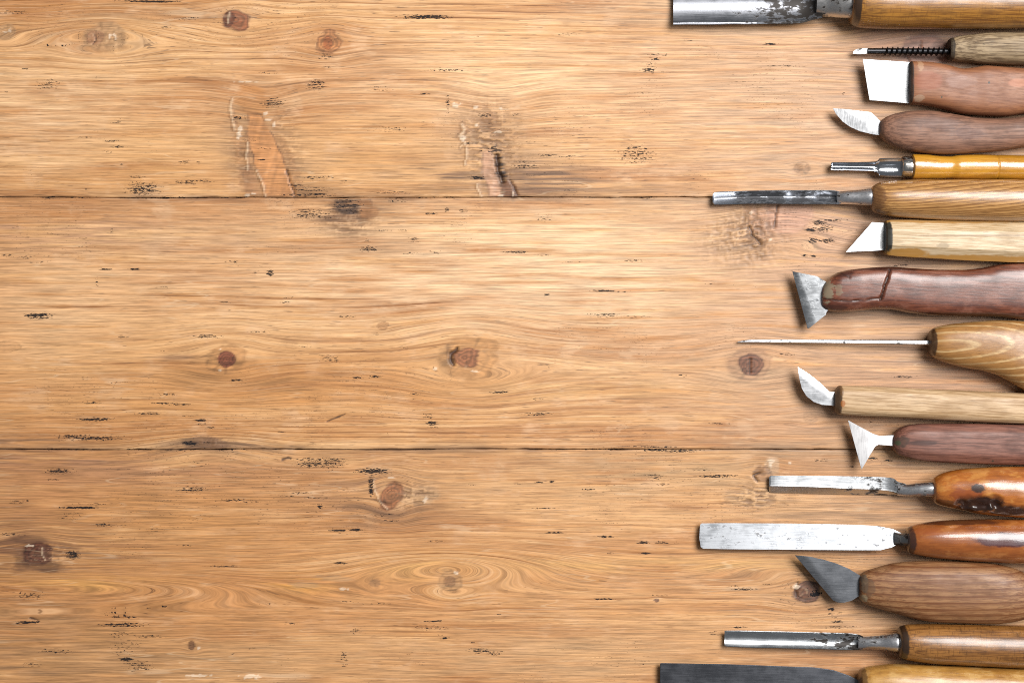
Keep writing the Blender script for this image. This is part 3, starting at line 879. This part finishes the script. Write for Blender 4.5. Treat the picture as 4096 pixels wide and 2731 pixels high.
def gouge(name, st, mat, root, p=2.0, th=9, m=28, n=90, seed=0):
    """hollow blade along x; st rows: x, y_top, y_bottom, z_rim, depth of the hollow"""
    st = np.array(st, float)
    loc = root.location
    x = np.unique(np.concatenate([np.linspace(st[0, 0], st[-1, 0], n), st[:, 0]]))
    c = [pchip(st[:, 0], st[:, i], x) for i in range(1, 5)]
    u = np.sin(np.linspace(-math.pi / 2, math.pi / 2, m))
    verts, faces = [], []
    for i, xv in enumerate(x):
        yt, yb, zr, dp = (c[k][i] for k in range(4))
        yc, w = (yt + yb) / 2, (yb - yt) / 2
        wv = 1 + .02 * vnoise(xv / 60.0, 0.3, seed)
        inner = [(yc + w * (1 - .09) * q * wv, zr - dp * (1 - abs(q) ** p)) for q in u]
        od = max(dp + th, zr - .5) if dp > 3 else max(zr - .5, 4)
        outer = [(yc + w * q * wv, zr - 1.5 - (od - 1.5) * (1 - abs(q) ** (p + .6)) ** .85) for q in u[::-1]]
        for (y, z) in inner + outer:
            verts.append(P(xv, y, max(z, .4)))
    M = 2 * m
    N = len(x)
    for i in range(N - 1):
        for j in range(M):
            k = (j + 1) % M
            faces.append((i * M + j, i * M + k, (i + 1) * M + k, (i + 1) * M + j))
    for i in (0, N - 1):
        for j in range(m - 1):
            faces.append((i * M + j, i * M + j + 1, i * M + M - 2 - j, i * M + M - 1 - j))
    return mesh_obj(name, verts, faces, mat, root, loc, 42)


def sweep(name, rows, mat, root, n=60):
    """rows: (x, [(y, z), ...]) closed sections, joined smoothly along x"""
    loc = root.location
    xs_ = np.array([r[0] for r in rows], float)
    arr = np.array([r[1] for r in rows], float)
    x = np.unique(np.concatenate([np.linspace(xs_[0], xs_[-1], n), xs_]))
    M = arr.shape[1]
    cc = [[pchip(xs_, arr[:, j, k], x) for k in (0, 1)] for j in range(M)]
    verts, faces = [], []
    for i, xv in enumerate(x):
        for j in range(M):
            verts.append(P(xv, cc[j][0][i], max(cc[j][1][i], .4)))
    N = len(x)
    for i in range(N - 1):
        for j in range(M):
            k = (j + 1) % M
            faces.append((i * M + j, i * M + k, (i + 1) * M + k, (i + 1) * M + j))
    faces.append(tuple(range(M)))
    faces.append(tuple((N - 1) * M + j for j in range(M)))
    return mesh_obj(name, verts, faces, mat, root, loc, 25)


def tool(name, x, y, label, cat):
    o = bpy.data.objects.new(name, None)
    col.objects.link(o)
    o.location = P(x, y, 0)
    o.empty_display_size = .02
    o["label"] = label
    o["category"] = cat
    o["group"] = "carving tools laid in a row on the planks"
    bpy.context.view_layer.update()
    return o


def tail(st, x_end, r=60):
    """closes a handle with a rounded butt beyond its last row"""
    x, yt, yb, z0, z1 = st[-1][:5]
    ex = list(st[-1][5:])
    out = list(st)
    dy, dz = (yb - yt) / 2, (z1 - z0) / 2
    yc, zc = (yt + yb) / 2, (z0 + z1) / 2
    for f, s in ((0.0, 1.0), (.5, .93), (.8, .76), (.95, .5), (1.0, .3)):
        out.append([x_end - r + r * f, yc - dy * s, yc + dy * s, zc - dz * s, zc + dz * s] + ex)
    return out


# ------------------------------------------------------------------ the sixteen tools, from the top of the row down
# 1 broad gouge with a big amber handle
t = tool("broad_gouge", 3400, 15, "broad steel gouge with blackened socket and thick amber varnished handle, next to the screw-shank awl", "gouge")
L = t.location
steel = metal("gouge_steel_scaled", L, (.33, .34, .37), .30, .58, 2760, 3260, wave=.5)
gouge("blade", [[2693, -66, 100, 50, 22], [2800, -66, 99, 51, 23], [3100, -68, 97, 54, 24], [3200, -66, 94, 56, 24], [3255, -50, 80, 62, 18], [3290, -38, 71, 74, 2]], steel, t, th=10, seed=1)
loft("socket", [[3262, -28, 58, 4, 84], [3300, -38, 68, 12, 96], [3360, -42, 72, 30, 124], [3402, -44, 74, 34, 136], [3420, -42, 72, 36, 134]], metal("gouge_socket_steel", L, (.62, .61, .60), .38, .28, wave=.5), t, seed=2)
loft("handle", tail([[3402, -58, 92, 14, 164], [3412, -68, 102, 8, 174], [3450, -76, 112, 2, 186], [3540, -78, 116, 0, 192], [3800, -74, 116, 0, 190], [4096, -72, 114, 0, 188], [4260, -70, 112, 0, 186]], 4420),
     wood("amber_varnished_wood", L, (.40, .18, .028), (.16, .055, .008), 60, .3, .6, .38, .75, mottle=.35, pores=.5, cross=.25, coatr=.24,
          items=[(3412, 20, 16, 150, (.03, .015, .008), .95, .5)]), t, seed=3)

# 2 awl made from a coarse screw
t = tool("screw_shank_awl", 3790, 200, "small awl with a black threaded screw shank and weathered grey-brown handle", "awl")
L = t.location
blk = metal("black_oxide_steel", L, (.045, .045, .048), .38, 0, wave=.3)
loft("shank", [[3470, 194, 217, 28, 51], [3540, 194, 217, 28, 51], [3795, 195, 219, 44, 68], [3815, 195, 219, 46, 70]], blk, t, n=340, m=36, wob=0, sharp=60,
     rfun=lambda xv, tt: 1 + np.where((xv > 3530) & (xv < 3800), .62 * np.clip(1 - np.abs((((xv - 3530) / 20.6 - tt / (2 * math.pi)) % 1.0) - .5) / .22, 0, 1), 0))
plate("blade", [(3411, 216), (3414, 206), (3425, 198), (3445, 194), (3480, 194), (3486, 204), (3478, 212), (3460, 217), (3430, 218)],
      metal("bright_hammered_steel", L, (.50, .50, .51), .3, .22, wave=.9), t, z0=40, ax=.05, th=11)
loft("handle", tail([[3795, 160, 238, 8, 92, 3.2], [3800, 156, 241, 4, 96, 3.0], [3860, 143, 249, 0, 106, 2.8], [3950, 132, 257, 0, 116, 2.6], [4096, 131, 261, 0, 120, 2.5], [4200, 132, 260, 0, 120, 2.5]], 4340),
     wood("weathered_grey_wood", L, (.36, .26, .15), (.13, .080, .038), 140, .35, .75, .6, 0, mottle=.35, pores=.7, items=[(3800, 200, 14, 90, (.02, .014, .01), .85, .6)], bump=.6), t, m=64, seed=6)

# 3 square-bladed knife
t = tool("square_scraper_knife", 3645, 330, "square white-polished steel blade in a waisted red-brown wooden handle with pale scratches", "knife")
L = t.location
plate("blade", [(3451, 237), (3648, 250), (3660, 330), (3640, 414), (3478, 401)], metal("polished_steel_white", L, (.86, .87, .88), .34, 0, wave=.06,
      items=[(3646, 340, 14, 60, (.05, .05, .05), .8, 1.2)]), t, z0=62, ax=.06, ay=-.08, th=12, bevel=[(3478, 401, 3451, 237, .0)])
loft("handle", tail([[3634, 254, 410, 18, 98, 4.2], [3642, 248, 415, 12, 106, 4.2], [3700, 250, 421, 6, 112, 4.0], [3780, 262, 438, 0, 114, 3.8], [3850, 277, 456, 0, 114, 3.6],
                     [3890, 273, 461, 0, 114, 3.6], [3940, 266, 464, 0, 116, 3.6], [4010, 270, 466, 0, 116, 3.6], [4096, 276, 456, 0, 116, 3.6], [4200, 268, 448, 0, 112, 3.4]], 4360),
     wood("red_brown_pearwood", L, (.29, .118, .052), (.16, .052, .020), 45, .4, .45, .5, .12, mottle=.2, pores=.25, tilt=(0, R(6), R(4)), coatr=.35,
          items=[(3639, 330, 9, 110, (.03, .02, .015), .9, .4), (3672, 266, 12, 24, (.46, .28, .16), .5, 2.4), (3665, 400, 20, 14, (.38, .27, .18), .5, 2.4), (3700, 330, 60, 40, (.34, .10, .05), .45, .6),
                 (3830, 335, 60, 26, (.30, .17, .13), .5, 1.2), (3942, 339, 5, 5, (.03, .03, .025), .9, .2), (3755, 396, 4, 3, (.03, .04, .03), .9, .2), (4060, 340, 44, 18, (.55, .22, .12), .5, .4)]), t, seed=9)

# 4 leaf-shaped knife
t = tool("leaf_blade_knife", 3520, 515, "short pointed leaf-shaped bright blade in a matte mauve-brown curved handle", "knife")
L = t.location
plate("blade", [(3331, 434), (3380, 437), (3440, 444), (3483, 449), (3505, 468), (3522, 487), (3545, 515), (3516, 541), (3490, 538), (3440, 526), (3400, 508), (3370, 487), (3345, 458)],
      metal("satin_steel_leaf", L, (.80, .81, .83), .3, 0, wave=.1, streak='y'), t, z0=54, ax=.05, ay=-.04, th=9, bevel=[(3500, 520, 3340, 425, .05)])
loft("handle", tail([[3516, 492, 540, 22, 74, 2.8], [3521, 486, 546, 16, 82, 2.8], [3545, 468, 570, 4, 98, 2.8], [3590, 453, 590, 0, 108, 2.7], [3640, 445, 603, 0, 112, 2.7], [3700, 443, 614, 0, 114, 2.7], [3780, 452, 619, 0, 114, 2.7],
                     [3850, 464, 616, 0, 112, 2.7], [3920, 473, 612, 0, 110, 2.7], [3990, 475, 606, 0, 110, 2.7], [4096, 468, 590, 0, 110, 2.7], [4180, 455, 580, 0, 108, 2.7]], 4320),
     wood("mauve_brown_walnut", L, (.265, .130, .080), (.105, .046, .027), 70, .3, .6, .55, .06, mottle=.35, pores=.5, coatr=.4,
          items=[(3520, 515, 12, 40, (.08, .04, .028), .6, .8), (3740, 500, 90, 30, (.10, .05, .04), .45, 2.0), (3860, 535, 70, 26, (.10, .05, .045), .4, 2.0)]), t, seed=12)

# 5 slim gouge with yellow handle
t = tool("slim_yellow_gouge", 3640, 668, "slim steel gouge with winged shoulder, bright ferrule and glossy yellow turned handle", "gouge")
L = t.location
mir = metal("mirror_tool_steel", L, (.55, .57, .61), .13, 0, wave=.55)
gouge("blade", [[3324, 652, 680, 46, 9], [3330, 649, 682, 47, 12], [3400, 649, 683, 49, 14], [3495, 647, 687, 53, 14], [3512, 642, 695, 54, 13], [3518, 634, 706, 55, 12], [3590, 632, 709, 58, 12], [3612, 633, 708, 60, 10]], mir, t, p=2.2, th=7, seed=4)
loft("ferrule", [[3604, 634, 706, 22, 96], [3610, 628, 710, 16, 102], [3622, 627, 710, 14, 104], [3640, 626, 711, 13, 105], [3650, 628, 710, 15, 103]], metal("nickel_ferrule", L, (.66, .64, .60), .2, .18, wave=.3), t, wob=0)
loft("handle", tail([[3644, 622, 712, 14, 106], [3652, 617, 718, 6, 108], [3700, 618, 718, 4, 106], [3760, 624, 717, 8, 102], [3800, 625, 716, 8, 100], [3832, 621, 719, 4, 104], [3900, 619, 720, 2, 104], [3980, 620, 720, 1, 104], [3985, 622, 718, 3, 102], [3990, 620, 720, 1, 104], [4096, 622, 721, 0, 102], [4200, 622, 720, 0, 100]], 4330),
     wood("yellow_varnished_wood", L, (.58, .28, .025), (.33, .125, .010), 42, .5, .25, .3, 1.0, mottle=.15, pores=.3, tilt=(0, R(5), R(3)), coatr=.13,
          items=[(3645, 668, 8, 60, (.04, .02, .01), .85, .3)]), t, wob=.004, seed=14)

# 6 long veiner gouge, ash handle
t = tool("long_vee_gouge", 3490, 795, "long narrow V-shaped steel gouge with conical socket and strongly figured ash handle", "gouge")
L = t.location
gouge("blade", [[2851, 776, 812, 38, 10], [2858, 769, 819, 40, 24], [2920, 766, 818, 42, 28], [3000, 763, 815, 44, 30], [3180, 761, 816, 50, 32], [3320, 761, 817, 56, 32], [3350, 764, 817, 58, 20], [3366, 770, 814, 60, 3]],
      metal("vee_steel_scaled", L, (.54, .56, .60), .32, .45, 2860, 3000, wave=.4, size=.8, fade=.04, dark=(.085, .087, .095)), t, p=1.25, th=8, seed=5)
loft("socket", [[3345, 766, 816, 12, 64], [3372, 764, 817, 22, 78], [3430, 760, 819, 36, 96], [3488, 755, 823, 42, 112], [3500, 756, 822, 44, 112]], metal("bright_socket_steel", L, (.78, .78, .80), .36, .1, wave=.3), t, seed=6)
loft("handle", tail([[3484, 754, 832, 36, 118], [3492, 745, 845, 26, 128], [3520, 731, 856, 10, 146], [3580, 723, 868, 2, 156], [3700, 719, 877, 0, 160], [3900, 718, 884, 0, 164], [4096, 718, 886, 0, 164], [4200, 720, 886, 0, 164]], 4350),
     wood("figured_ash_wood", L, (.54, .29, .10), (.17, .062, .012), 150, .95, .4, .34, .6, mottle=.15, pores=.5, tilt=(0, R(4), R(-3)), off=(0, .022, -.012), dist=3, coatr=.22,
          items=[(3496, 800, 34, 60, (.13, .055, .02), .75, 1.0)]), t, seed=15)

# 7 skew marking knife, cream handle
t = tool("skew_marking_knife", 3545, 950, "triangular white skew blade in a squared cream handle with amber edges and blackened end", "knife")
L = t.location
plate("blade", [(3384, 1008), (3488, 889), (3545, 893), (3552, 950), (3545, 1000), (3480, 1004)], metal("polished_skew_steel", L, (.86, .87, .88), .33, 0, wave=.08, streak='y',
      items=[(3530, 960, 10, 50, (.25, .25, .25), .6, 1.6)]), t, z0=58, ax=.05, ay=-.015, th=10, bevel=[(3476, 1004, 3384, 1008, .0)])
loft("handle", tail([[3536, 892, 1012, 10, 98, 5], [3542, 884, 1019, 4, 106, 5], [3560, 881, 1023, 0, 110, 5], [3700, 882, 1033, 0, 114, 5], [3900, 885, 1045, 0, 118, 5], [4096, 889, 1052, 0, 120, 5], [4200, 890, 1052, 0, 120, 5]], 4330, 50),
     wood("cream_ash_wood", L, (.66, .51, .33), (.40, .26, .12), 80, .5, .6, .42, .25, mottle=.12, pores=.4, tilt=(0, R(3), R(2)), coatr=.3,
          items=[(3546, 950, 16, 90, (.012, .014, .012), .97, .5), (3830, 1042, 330, 22, (.42, .20, .035), .9, .7), (3620, 1014, 90, 20, (.42, .20, .035), .9, .7), (3830, 882, 360, 14, (.40, .20, .045), .85, .7), (3760, 985, 26, 12, (.24, .17, .09), .6, 1.6), (3900, 945, 300, 3, (.22, .13, .06), .7, .8)]),
     t, cut=1.45, sharp=25, seed=17)

# 8 fishtail blade with mahogany-red handle
t = tool("fishtail_scraper", 3300, 1190, "flared grey axe-shaped blade in a glossy mahogany-red handle with a cut groove across it", "knife")
L = t.location
plate("blade", [(3169, 1085), (3268, 1105), (3290, 1119), (3345, 1150), (3345, 1215), (3306, 1247), (3303, 1259), (3236, 1313), (3230, 1313)],
      metal("etched_grey_steel", L, (.60, .62, .64), .33, .22, wave=.3, size=.9, dark=(.16, .17, .18)), t, z0=66, ax=.05, th=11, bevel=[(3266, 1290, 3196, 1091, .06), (3242, 1308, 3180, 1088, .35)])
loft("handle", tail([[3284, 1160, 1222, 18, 84, 2.6], [3288, 1148, 1228, 14, 90, 2.7], [3302, 1126, 1238, 6, 98, 2.9], [3330, 1102, 1246, 2, 106, 3.0], [3360, 1087, 1247, 0, 110, 3.1], [3440, 1074, 1242, 0, 112, 3.2], [3510, 1069, 1236, 0, 112, 3.2], [3560, 1068, 1237, 0, 112, 3.2],
                     [3650, 1074, 1253, 0, 112, 3.2], [3760, 1079, 1263, 0, 114, 3.2], [3850, 1079, 1266, 0, 116, 3.2], [3930, 1071, 1266, 0, 118, 3.2], [3990, 1060, 1268, 0, 120, 3.2], [4096, 1054, 1278, 0, 122, 3.2], [4200, 1056, 1280, 0, 122, 3.2]], 4380),
     wood("mahogany_red_wood", L, (.185, .055, .026), (.065, .014, .006), 60, .5, .6, .36, .6, mottle=.4, pores=.45, tilt=(0, R(4), R(3)), coatr=.26, pale=(.24, .095, .06),
          items=[(3305, 1165, 22, 44, (.26, .24, .16), .6, 3.0), (3348, 1165, 14, 26, (.26, .23, .15), .4, 3.2), (3600, 1070, 420, 13, (.04, .011, .006), .85, .9), (3700, 1262, 520, 13, (.04, .011, .006), .85, .9), (3345, 1092, 70, 18, (.05, .014, .008), .8, 1.0), (3330, 1232, 60, 14, (.045, .014, .008), .75, .9)]),  # includes darker bands along the handle's top and bottom edges
     t, n=260, m=110, seed=20, carve=[([(3550, 1082), (3530, 1140), (3512, 1198)], 6, 7), ([(3288, 1196), (3360, 1204), (3450, 1203), (3512, 1192)], 3.0, 3), ([(3345, 1090), (3390, 1110)], 3, 2.5)])

# 9 long needle blade, golden grained handle
t = tool("needle_awl", 3730, 1370, "long thin square needle of bright steel in a fat golden handle with pale curved grain", "awl")
L = t.location
ndl = metal("needle_steel", L, (.50, .51, .53), .34, .1, wave=.4)


def nsec(yt, yb, z):
    w = (yb - yt) / 4
    return [(yt, z - 3), (yt + .5 * w, z - .6), (yb - w, z + .6), (yb, z - 6), (yb - w, z - 17), (yt + w, z - 17)]


sweep("blade", [(2950, nsec(1366.5, 1369, 18)), (2975, nsec(1361, 1370, 20)), (3010, nsec(1357, 1371, 23)), (3200, nsec(1357, 1373.5, 33)), (3500, nsec(1359, 1377, 48)), (3732, nsec(1360, 1380, 60)), (3760, nsec(1360, 1380, 61))], ndl, t)
loft("handle", tail([[3716, 1336, 1404, 18, 96, 2.6], [3720, 1326, 1416, 10, 106, 2.6], [3738, 1311, 1431, 4, 120, 2.5], [3800, 1297, 1455, 0, 134, 2.4], [3860, 1290, 1469, 0, 140, 2.4], [3930, 1284, 1482, 0, 144, 2.4], [3990, 1281, 1500, 0, 146, 2.4], [4040, 1281, 1526, 0, 146, 2.4], [4096, 1284, 1560, 0, 146, 2.4], [4160, 1292, 1592, 0, 144, 2.4]], 4300),
     wood("golden_elm_wood", L, (.36, .172, .050), (.22, .095, .022), 50, .95, .4, .4, .35, thin=True, ringcol=(.62, .42, .20), mottle=.2, pores=.4, tilt=(0, R(14), R(-4)), off=(.0, .004, -.026), dist=1.5, coatr=.3,
          items=[(3722, 1370, 16, 70, (.05, .022, .01), .9, .6)]), t, seed=22,
     carve=[])

# 10 hooked knife, pale handle
t = tool("hooked_carving_knife", 3345, 1605, "upswept grey hook-shaped blade in a long pale ash handle with resin-brown collar end", "knife")
L = t.location
plate("blade", [(3191, 1467), (3236, 1495), (3280, 1530), (3319, 1567), (3345, 1568), (3365, 1600), (3345, 1622), (3331, 1622), (3287, 1618), (3255, 1607), (3226, 1584), (3207, 1553), (3196, 1508)],
      metal("hook_steel", L, (.60, .61, .63), .3, 0, wave=.3), t, z0=62, ax=.03, th=10, bevel=[(3190, 1483, 3325, 1590, .12)])
loft("handle", tail([[3336, 1572, 1640, 24, 92, 3], [3340, 1566, 1645, 16, 98, 3], [3352, 1546, 1655, 4, 112, 3.2], [3360, 1541, 1657, 2, 116, 3.4], [3500, 1545, 1666, 0, 118, 3.4], [3700, 1555, 1676, 0, 118, 3.4], [3900, 1563, 1686, 0, 118, 3.4], [4096, 1572, 1695, 0, 118, 3.4], [4250, 1578, 1700, 0, 118, 3.4]], 4400, 50),
     wood("pale_ash_wood", L, (.58, .40, .23), (.34, .20, .09), 90, .6, .7, .5, .08, mottle=.12, pores=.35, tilt=(0, R(2), R(3)), coatr=.4,
          items=[(3344, 1600, 17, 80, (.06, .03, .015), .9, .5), (3362, 1612, 10, 14, (.34, .11, .02), .8, 1.2), (3358, 1560, 8, 22, (.16, .08, .03), .8, 1.2)]), t, cut=1.6, sharp=28, seed=25)

# 11 small fishtail, purple-brown handle
t = tool("small_fishtail_knife", 3575, 1765, "small bright fishtail blade on a narrow neck in a purple-brown chamfered handle", "knife")
L = t.location
plate("blade", [(3392, 1680), (3490, 1733), (3516, 1742), (3573, 1740), (3600, 1742), (3600, 1780), (3573, 1782), (3513, 1778), (3500, 1786), (3446, 1877)],
      metal("fishtail_steel", L, (.55, .545, .55), .36, 0, wave=.3, streak='y'), t, z0=66, ax=.03, ay=.045, th=9, bevel=[(3472, 1850, 3418, 1690, .05)])
loft("handle", tail([[3568, 1752, 1786, 26, 76, 3], [3571, 1742, 1795, 20, 84, 3], [3590, 1718, 1816, 8, 100, 3.2], [3630, 1701, 1829, 2, 110, 3.4], [3690, 1694, 1842, 0, 114, 3.4], [3808, 1693, 1850, 0, 116, 3.4], [4096, 1696, 1859, 0, 118, 3.4], [4200, 1698, 1860, 0, 118, 3.4]], 4340),
     wood("purple_brown_rosewood", L, (.235, .098, .066), (.095, .033, .021), 80, .35, .6, .5, .08, mottle=.3, pores=.4, coatr=.4, tilt=(0, R(3), R(2)),
          items=[(3600, 1765, 30, 26, (.05, .035, .025), .7, 1.2), (3680, 1768, 70, 9, (.045, .018, .014), .8, .5), (3584, 1770, 12, 10, (.04, .07, .03), .6, .8), (3960, 1840, 5, 4, (.02, .03, .02), .8, .3)]), t, cut=1.55, sharp=28, seed=28)

# 12 parting tool lying on its side, burr handle
t = tool("vee_parting_tool", 3735, 1960, "V-section parting tool lying on its side, orange glossy handle with a charred hollow", "parting tool")
L = t.location


def vsec(a, b, r, rz, fz):
    # far rim, far underside, keel, outer foot, near rim outside, near rim inside, inner corner
    return [(a, fz), (a - .5, fz - 5), (b - 14, 2), (b - 2, 4), (r + 5, rz), (r - 1, rz - .5), (r + 3, fz + 2)]


sweep("blade", [(3076, vsec(1908, 1966, 1940, 26, 20)), (3082, vsec(1902, 1970, 1938, 29, 22)), (3200, vsec(1901, 1974, 1940, 32, 25)), (3395, vsec(1904, 1979, 1948, 36, 29)), (3541, vsec(1908, 1982, 1955, 42, 35)), (3575, vsec(1913, 1983, 1962, 48, 43)),
                (3590, vsec(1925, 1983, 1966, 52, 50)), (3622, vsec(1934, 1983, 1968, 56, 58))],
      metal("parting_steel_scaled", L, (.68, .70, .72), .30, .28, 3080, 3600, wave=.5, size=.9), t)
loft("neck", [[3588, 1930, 1980, 10, 58], [3622, 1936, 1983, 24, 72], [3680, 1930, 1983, 40, 94], [3735, 1927, 1985, 50, 106], [3750, 1928, 1984, 52, 106]], metal("parting_neck_steel", L, (.76, .76, .78), .36, .15, wave=.4), t, seed=7)
loft("handle", tail([[3730, 1918, 1996, 40, 118], [3735, 1910, 2008, 28, 130], [3780, 1888, 2026, 10, 150], [3850, 1875, 2040, 2, 162], [3930, 1868, 2056, 0, 172], [4000, 1866, 2063, 0, 176], [4096, 1866, 2069, 0, 180], [4200, 1868, 2070, 0, 180]], 4350),
     wood("orange_burr_wood", L, (.42, .132, .020), (.20, .050, .008), 36, .35, .3, .3, .95, mottle=.3, pores=.2, coatr=.10, pale=(.55, .25, .06),
          items=[(3840, 1975, 62, 36, (.22, .045, .012), .7, 1.4), (3885, 1945, 30, 17, (.018, .012, .012), .92, 1.2), (3900, 2012, 95, 32, (.012, .006, .004), .97, 1.1), (4010, 2036, 80, 22, (.02, .008, .004), .95, 1.2), (3860, 1998, 40, 16, (.20, .075, .012), .6, 2.2), (3740, 2008, 90, 18, (.04, .016, .008), .7, .8), (4040, 1955, 60, 14, (.28, .10, .02), .5, 1.8)]),
     t, n=170, m=120, seed=31, carve=[([(3830, 2004), (3880, 2002), (3960, 2006)], 26, 12), ([(3960, 2010), (4010, 2034), (4110, 2046)], 18, 9), ([(3850, 2012), (3930, 2024)], 16, 8)])

# 13 flat chisel
t = tool("flat_chisel", 3630, 2158, "long flat bright chisel blade with rounded shoulders, russet glossy handle with dark plum streak", "chisel")
L = t.location
plate("blade", [(2800, 2098), (2806, 2092), (2900, 2091), (3200, 2093), (3400, 2097), (3510, 2102), (3573, 2115), (3606, 2131), (3625, 2142), (3625, 2158), (3603, 2163), (3585, 2178), (3567, 2188), (3522, 2199), (3400, 2199), (3100, 2197), (2900, 2195), (2812, 2193), (2803, 2187), (2797, 2150)],
      metal("pitted_bright_steel", L, (.52, .54, .57), .36, .06, wave=.4, size=1.4, dark=(.20, .20, .21)), t, z0=44, ax=.015, ay=.088, th=12, bevel=[(2960, 2200, 2945, 2085, .035)])
loft("neck", [[3575, 2126, 2178, 26, 62], [3605, 2132, 2180, 30, 80], [3632, 2130, 2182, 40, 96], [3645, 2132, 2182, 42, 98]], metal("chisel_neck_steel", L, (.3, .3, .3), .35, .4), t, wob=.05, seed=8)
loft("handle", tail([[3626, 2118, 2200, 26, 112], [3632, 2109, 2208, 18, 122], [3680, 2093, 2221, 6, 142], [3750, 2083, 2231, 0, 152], [3850, 2077, 2240, 0, 158], [3950, 2075, 2247, 0, 162], [4096, 2075, 2254, 0, 164], [4200, 2076, 2254, 0, 164]], 4340),
     wood("russet_plum_wood", L, (.32, .095, .018), (.16, .036, .006), 34, .35, .25, .3, .9, mottle=.25, pores=.2, tilt=(0, R(4), R(-3)), coatr=.12, pale=(.44, .17, .045),
          items=[(3990, 2148, 120, 30, (.055, .012, .016), .93, .9), (4110, 2150, 90, 26, (.05, .012, .016), .9, .7), (3632, 2160, 20, 70, (.035, .014, .01), .92, .5), (3780, 2082, 230, 12, (.05, .015, .008), .8, .8), (3700, 2118, 60, 14, (.28, .07, .015), .6, 1.4)]), t, seed=34)

# 14 spear knife with barrel handle
t = tool("spear_blade_knife", 3440, 2350, "pointed dark grey half-leaf blade in a barrel-shaped brown handle with lengthwise stripes", "knife")
L = t.location
plate("blade", [(3179, 2219), (3236, 2224), (3300, 2238), (3351, 2254), (3395, 2273), (3421, 2289), (3440, 2300), (3475, 2340), (3440, 2380), (3408, 2400), (3376, 2409), (3351, 2408), (3332, 2400)],
      metal("dark_satin_steel", L, (.24, .248, .265), .28, 0, wave=.5, items=[(3262, 2290, 0.01, .01, (.5, .5, .5), .0, .1)]), t, z0=56, ax=.02, ay=.005, th=9, bevel=[(3365, 2400, 3212, 2219, .09)])
loft("handle", tail([[3436, 2308, 2390, 14, 86, 2.6], [3442, 2300, 2398, 8, 94, 2.6], [3452, 2289, 2408, 4, 102, 2.6], [3503, 2270, 2428, 0, 118, 2.5], [3586, 2251, 2453, 0, 132, 2.4], [3713, 2242, 2481, 0, 144, 2.4], [3840, 2244, 2490, 0, 148, 2.4], [3968, 2252, 2492, 0, 146, 2.4], [4040, 2266, 2486, 0, 140, 2.4], [4096, 2288, 2475, 0, 130, 2.4], [4150, 2312, 2455, 4, 116, 2.4]], 4210, 40),
     wood("striped_brown_oak", L, (.32, .160, .068), (.14, .045, .012), 62, 1.0, .55, .52, .08, mottle=.3, pores=.45, tilt=(0, R(1.5), R(0)), dist=.5, coatr=.4, off=(0, .05, -.01),
          items=[(3452, 2330, 14, 40, (.09, .08, .06), .7, 1.6), (3450, 2388, 14, 18, (.32, .28, .18), .6, 1.4), (3470, 2350, 22, 40, (.10, .055, .03), .6, 1.6), (3860, 2390, 40, 40, (.14, .05, .02), .25, 2.2)]), t, seed=37)

# 15 gouge, brown varnished handle
t = tool("round_gouge", 3600, 2565, "narrow round-nosed gouge with flared socket and brown handle crossed by fine scratches", "gouge")
L = t.location
gouge("blade", [[2898, 2521, 2581, 32, 10], [2906, 2520, 2584, 33, 11], [3100, 2523, 2590, 37, 12], [3300, 2528, 2595, 42, 13], [3400, 2531, 2598, 46, 14], [3435, 2536, 2597, 50, 12], [3452, 2543, 2594, 58, 2]],
      metal("round_gouge_scaled", L, (.62, .64, .66), .28, .42, 3020, 3440, wave=.3), t, th=8, seed=9)
loft("socket", [[3430, 2540, 2594, 12, 60], [3460, 2543, 2594, 22, 74], [3520, 2540, 2597, 34, 92], [3570, 2533, 2603, 42, 112], [3584, 2531, 2605, 42, 116], [3600, 2535, 2602, 46, 112]], metal("round_socket_steel", L, (.76, .76, .78), .36, .18, wave=.6), t, seed=10)
loft("handle", tail([[3594, 2514, 2622, 30, 130], [3602, 2504, 2630, 20, 142], [3640, 2496, 2640, 8, 154], [3713, 2495, 2651, 2, 162], [3900, 2498, 2662, 0, 166], [4096, 2502, 2671, 0, 168], [4200, 2503, 2672, 0, 168]], 4340),
     wood("brown_varnished_wood", L, (.33, .145, .035), (.12, .042, .008), 55, .3, .6, .36, .75, mottle=.45, pores=.45, cross=.45, coatr=.22,
          items=[(3600, 2565, 20, 110, (.025, .012, .006), .95, .5)]), t, seed=40)

# 16 plane-iron-like broad chisel at the foot of the row
t = tool("broad_plane_chisel", 3440, 2760, "broad dark blue-grey flat blade with rounded shoulder and honey-coloured handle", "chisel")
L = t.location
plate("blade", [(2640, 2650), (2900, 2654), (3255, 2667), (3331, 2677), (3395, 2699), (3433, 2718), (3470, 2740), (3470, 2790), (3433, 2812), (3395, 2832), (3331, 2852), (3255, 2862), (2900, 2868), (2640, 2870)],
      metal("dark_plane_steel", L, (.19, .195, .215), .26, 0, wave=.5), t, z0=46, ax=.02, ay=.03, th=12, edge=2.2)
loft("handle", tail([[3436, 2690, 2840, 20, 120, 2.6], [3442, 2676, 2852, 12, 134, 2.6], [3490, 2662, 2868, 2, 158, 2.5], [3618, 2656, 2876, 0, 172, 2.5], [3850, 2664, 2880, 0, 178, 2.5], [4096, 2674, 2886, 0, 178, 2.5], [4200, 2678, 2888, 0, 176, 2.5]], 4350),
     wood("honey_varnished_wood", L, (.46, .235, .052), (.24, .095, .014), 50, .5, .35, .36, .55, mottle=.3, pores=.3, tilt=(0, R(5), R(3)), coatr=.25, pale=(.56, .34, .12),
          items=[(3444, 2740, 14, 110, (.10, .05, .02), .7, .8)]), t, seed=43)
